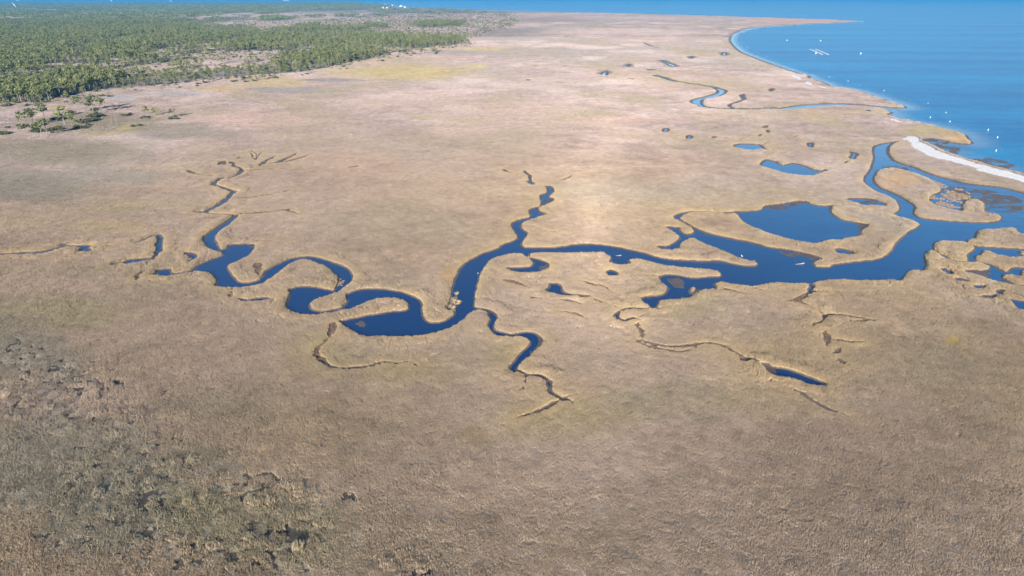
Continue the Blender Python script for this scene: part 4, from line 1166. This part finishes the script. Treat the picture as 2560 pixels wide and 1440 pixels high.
# two lines of floating oyster cages
def oyster_line(a, b, label):
    x0, y0 = gp(*a, 0); x1, y1 = gp(*b, 0)
    L = math.hypot(x1 - x0, y1 - y0); ang = math.atan2(y1 - y0, x1 - x0)
    t = thing('oyster_line', label, 'oyster cages', (x0, y0, 0), ang, 'lines of floating oyster cages')
    n_ = int(L / 2.4)
    V, Fc = [], []
    tube(V, Fc, [(0, 0, .12), (L * .5, 0, .1), (L, 0, .12)], [.06, .06, .06], 5)
    mesh_obj('rope', V, Fc, M_ROPE, t)
    me = None
    for i in range(min(n_, 80)):
        if me is None:
            bm = bmesh.new()
            for sgn in (-1, 1):
                V, Fc = lathe([(.12, -.9), (.26, -.75), (.28, 0), (.26, .75), (.12, .9)], 8)
                vs = [bm.verts.new((v[2], sgn * .75 + v[0], .22 + v[1])) for v in V]
                for f in Fc:
                    bm.faces.new([vs[j] for j in f])
            V, Fc = box(-.85, .85, -.6, .6, -.05, .24)
            vs = [bm.verts.new(v) for v in V]
            for f in Fc:
                bm.faces.new([vs[j] for j in f])
            me = bpy.data.meshes.new('cage'); bm.to_mesh(me); bm.free(); me.materials.append(M_CAGE)
        o = bpy.data.objects.new('cage', me); SC.collection.objects.link(o); o.parent = t
        o.location = ((i + .5) * L / min(n_, 80), rnd.uniform(-.2, .2), 0); o.rotation_euler = (0, 0, rnd.uniform(-.1, .1)); o.scale = (1, 1.5, 1.2)


oyster_line((2024.5, 123), (2055, 136), "pale line of floating oyster cages, the nearer left one of two, touching a post")
oyster_line((2038, 123), (2070.5, 136.5), "pale line of floating oyster cages, the farther right one of two in the bay")


# birds
def skinned(name, pts, edges, radii, mat, parent, sub=2):
    me = bpy.data.meshes.new(name); me.from_pydata(pts, edges, []); me.update()
    me.materials.append(mat)
    o = bpy.data.objects.new(name, me); SC.collection.objects.link(o)
    if parent:
        o.parent = parent
    m = o.modifiers.new('skin', 'SKIN'); m.use_smooth_shade = True
    for i, r in enumerate(radii):
        me.skin_vertices[0].data[i].radius = r if isinstance(r, tuple) else (r, r)
    me.skin_vertices[0].data[0].use_root = True
    sm = o.modifiers.new('sub', 'SUBSURF'); sm.levels = sub; sm.render_levels = sub
    return o


def egret(px, py, z, label, rz, s=1.15):
    x, y = gp(px, py, z)
    t = thing('egret', label, 'bird', (x, y, z), rz, 'white egrets', s)
    pts = [(0, 0, .48), (.12, 0, .54), (.20, 0, .62), (.20, 0, .74), (.15, 0, .84), (.17, 0, .94), (.23, 0, .98), (-.14, 0, .44), (-.28, 0, .36)]
    skinned('body', pts, [(0, 1), (1, 2), (2, 3), (3, 4), (4, 5), (5, 6), (0, 7), (7, 8)], [.12, .09, .05, .035, .03, .03, .035, .10, .03], M_FEATHER, t)
    V, Fc = [], []
    tube(V, Fc, [(.25, 0, .98), (.32, 0, .97), (.40, 0, .95)], [.016, .012, .003], 6)
    mesh_obj('beak', V, Fc, M_BEAK, t)
    for sgn in (-1, 1):
        V, Fc = [], []
        tube(V, Fc, [(0, sgn * .05, .42), (-.02, sgn * .05, .22), (.0, sgn * .05, -.02), (.09, sgn * .06, -.03)], [.014, .011, .010, .006], 6)
        mesh_obj('leg', V, Fc, M_LEG, t)


egret(1854.5, 643.5, .75, "white egret standing on the grassy tip by the wide creek junction", R(160), 1.25)
egret(1194.8, 685.5, .02, "white egret wading in the main creek below the fork", R(20), .8)
egret(997.5, 766.5, .75, "white egret on the narrow grass spit between two creek bends", R(100), .9)

# a gull gliding between camera and the far forest
gd = 185.0
u, v = (35 - 1280) / F, (720 - 12.5) / F
gpos = Vector((u * gd, gd * CP + v * gd * SP, H - gd * SP + v * gd * CP))
t = thing('gull', "white gull gliding high over the far forest, top left", 'bird', gpos, R(25))
t.rotation_euler = (R(18), R(58), R(15))
pts = [(0, 0, 0), (0, .16, .01), (0, .26, .02), (0, -.18, .0), (0, -.30, .0), (.22, .05, .05), (.46, .0, .07), (.70, -.10, .04), (-.22, .05, .05), (-.46, 0, .07), (-.70, -.10, .04)]
skinned('body', pts, [(0, 1), (1, 2), (0, 3), (3, 4), (0, 5), (5, 6), (6, 7), (0, 8), (8, 9), (9, 10)], [(.08, .08), (.07, .07), (.05, .05), (.06, .05), (.05, .015), (.10, .02), (.085, .015), (.02, .008), (.10, .02), (.085, .015), (.02, .008)], M_FEATHER, t)
V, Fc = [], []
tube(V, Fc, [(0, .30, .02), (0, .36, .01)], [.018, .004], 6)
mesh_obj('beak', V, Fc, M_BEAK, t)


# driftwood lying in the shallows
def driftwood(px, py, L, rz, label, s=1.0):
    x, y = gp(px, py, 0)
    t = thing('driftwood', label, 'driftwood', (x, y, .05), rz, None, s)
    V, Fc = [], []
    tube(V, Fc, [(-L / 2, 0, .05), (-L * .2, .05, .14), (L * .2, -.06, .28), (L * .42, 0, .42), (L * .5, .05, .45)], [.05, .13, .22, .34, .40], 9)
    mesh_obj('log', V, Fc, M_GREYWOOD, t, True)
    for k, (a, b) in enumerate(((.5, .5), (-.6, .4), (.1, .8))):
        V, Fc = [], []
        tube(V, Fc, [(L * .46, 0, .4), (L * .5 + .3, a * .7, .45 + b * .4), (L * .5 + .45, a * 1.3, .3 + b * .7)], [.14, .10, .03], 6)
        mesh_obj('root', V, Fc, M_GREYWOOD, t)


driftwood(1998, 661, 4.4, R(5), "pale driftwood log with root stump aground in the wide creek junction", .8)
driftwood(1545, 640, 3.4, R(-12), "bleached driftwood branch floating where the side pool opens into the channel", .65)

# clumps of cordgrass standing in the creek
for i, (fx, fy, lab) in enumerate(((1525, 148, "small pale cordgrass clump alone in the creek, uppermost"), (1500, 225, "ragged cordgrass clump against the creek bank, left one of a pair"), (1545, 235, "bushy cordgrass clump in open water, right one of a pair"), (1490, 290, "low cordgrass clump by the tip of the grass tongue"))):
    x, y = gp(760 + fx / 4, 700 + fy / 4, 0)
    V = []; Fc = []; S = []
    r3 = random.Random(50 + i)
    for _ in range(120 if i else 60):
        a = r3.uniform(0, 6.28); q = r3.random() ** .7 * (.9 if i else .6); l = r3.uniform(.5, 1.1); w = .03
        bx, by = math.cos(a) * q * .6, math.sin(a) * q * .6
        ex, ey = bx + math.cos(a) * l * .6 + r3.gauss(0, .2), by + math.sin(a) * l * .6 + r3.gauss(0, .2)
        k = len(V); c, s_ = -math.sin(a) * w, math.cos(a) * w
        V += [(bx - c, by - s_, -.1), (bx + c, by + s_, -.1), ((bx + ex) / 2 + c, (by + ey) / 2 + s_, l * .65), ((bx + ex) / 2 - c, (by + ey) / 2 - s_, l * .65), (ex, ey, l * .85)]
        Fc += [(k, k + 1, k + 2, k + 3), (k + 3, k + 2, k + 4)]
    o = mesh_obj('cordgrass_clump', V, Fc, mat_plain('pale_cordgrass', (.52, .42, .24), .8, .1, .25, 6) if i == 0 else bpy.data.materials['pale_cordgrass'])
    o.location = (x, y, 0); o.scale = (1.4, 1.4, 1.1)
    o['label'] = lab; o['category'] = 'grass clump'; o['group'] = 'cordgrass clumps in the creek'


# houses on the far point and towers beyond the water
def house(px, py, w, d, h, label, rz):
    x, y = gp(px, py, 1)
    t = thing('house', label, 'house', (x, y, .8), rz, 'houses on the far point')
    V, Fc = box(-w / 2, w / 2, -d / 2, d / 2, 0, h)
    mesh_obj('wall', V, Fc, M_WALL, t)
    e = 1.0
    V = [(-w / 2 - e, -d / 2 - e, h), (w / 2 + e, -d / 2 - e, h), (w / 2 + e, d / 2 + e, h), (-w / 2 - e, d / 2 + e, h), (-w / 2 - e, 0, h + d * .42), (w / 2 + e, 0, h + d * .42)]
    mesh_obj('roof', V, [(0, 1, 5, 4), (2, 3, 4, 5), (0, 4, 3), (1, 2, 5), (3, 2, 1, 0)], M_ROOF, t)
    V, Fc = box(-1, 1, -d / 2 - .06, -d / 2 + .02, 0.05, 3.2); mesh_obj('door', V, Fc, M_GLASS, t)
    for k in (-1, 1):
        V, Fc = box(k * w * .3 - 1.4, k * w * .3 + 1.4, -d / 2 - .06, -d / 2 + .02, h * .45, h * .8); mesh_obj('window', V, Fc, M_GLASS, t)


for px, py, w, lab in ((963.5, 13.5, 26, "white house leftmost of the row on the far wooded point"), (981.5, 15.5, 20, "small white house in the middle of the row on the far point"), (1002.5, 16.8, 30, "largest white house at the right end of the row on the far point"), (1012, 20.5, 18, "low pale house in front of the largest one on the far point"), (958, 21.5, 18, "pale house among the trees below the row on the far point"), (968, 22, 14, "smallest pale house right of another among the trees on the far point")):
    house(px, py, w, 18, 9, lab, R(-20))


def tower(px, py, w, h, label):
    x, y = gp(px, py, 0)
    t = thing('apartment_tower', label, 'building', (x, y, -.2), 0, 'white buildings on the far shore')
    V, Fc = box(-w / 2, w / 2, -15, 15, 0, h); mesh_obj('wall', V, Fc, M_WHITE, t)
    V, Fc = box(-w / 2 - 1, w / 2 + 1, -16, 16, h, h + 3); mesh_obj('roof', V, Fc, M_ROOF, t)
    for k in range(4):
        z0 = h * (.12 + .21 * k)
        V, Fc = box(-w * .46, w * .46, -15.3, -14.9, z0, z0 + h * .06); mesh_obj('window_band', V, Fc, M_GLASS, t)


tower(45, 1.9, 110, 26, "wide white building on the far shore, leftmost on the horizon")
tower(279, 3.4, 34, 60, "slim white tower on the far shore left of centre forest")
tower(427, 3.6, 44, 22, "low white building on the far shore right of the slim tower")
tower(716, 2.4, 190, 16, "long low white building on the far shore above the wooded point")

# ------------------------------------------------------------------ the air
V, Fc = box(-60000, 60000, -300, 88000, -4, 130)
hz_m = bpy.data.materials.new('haze'); hz_m.use_nodes = True
nt = hz_m.node_tree
for nd in list(nt.nodes):
    nt.nodes.remove(nd)
out = nt.nodes.new('ShaderNodeOutputMaterial'); pv = nt.nodes.new('ShaderNodeVolumePrincipled')
pv.inputs['Color'].default_value = (.055, .345, .66, 1); pv.inputs['Density'].default_value = 6.5e-5; pv.inputs['Anisotropy'].default_value = 0.0
nt.links.new(pv.outputs[0], out.inputs['Volume'])
hz = mesh_obj('haze', V, Fc, hz_m); hz['kind'] = 'stuff'
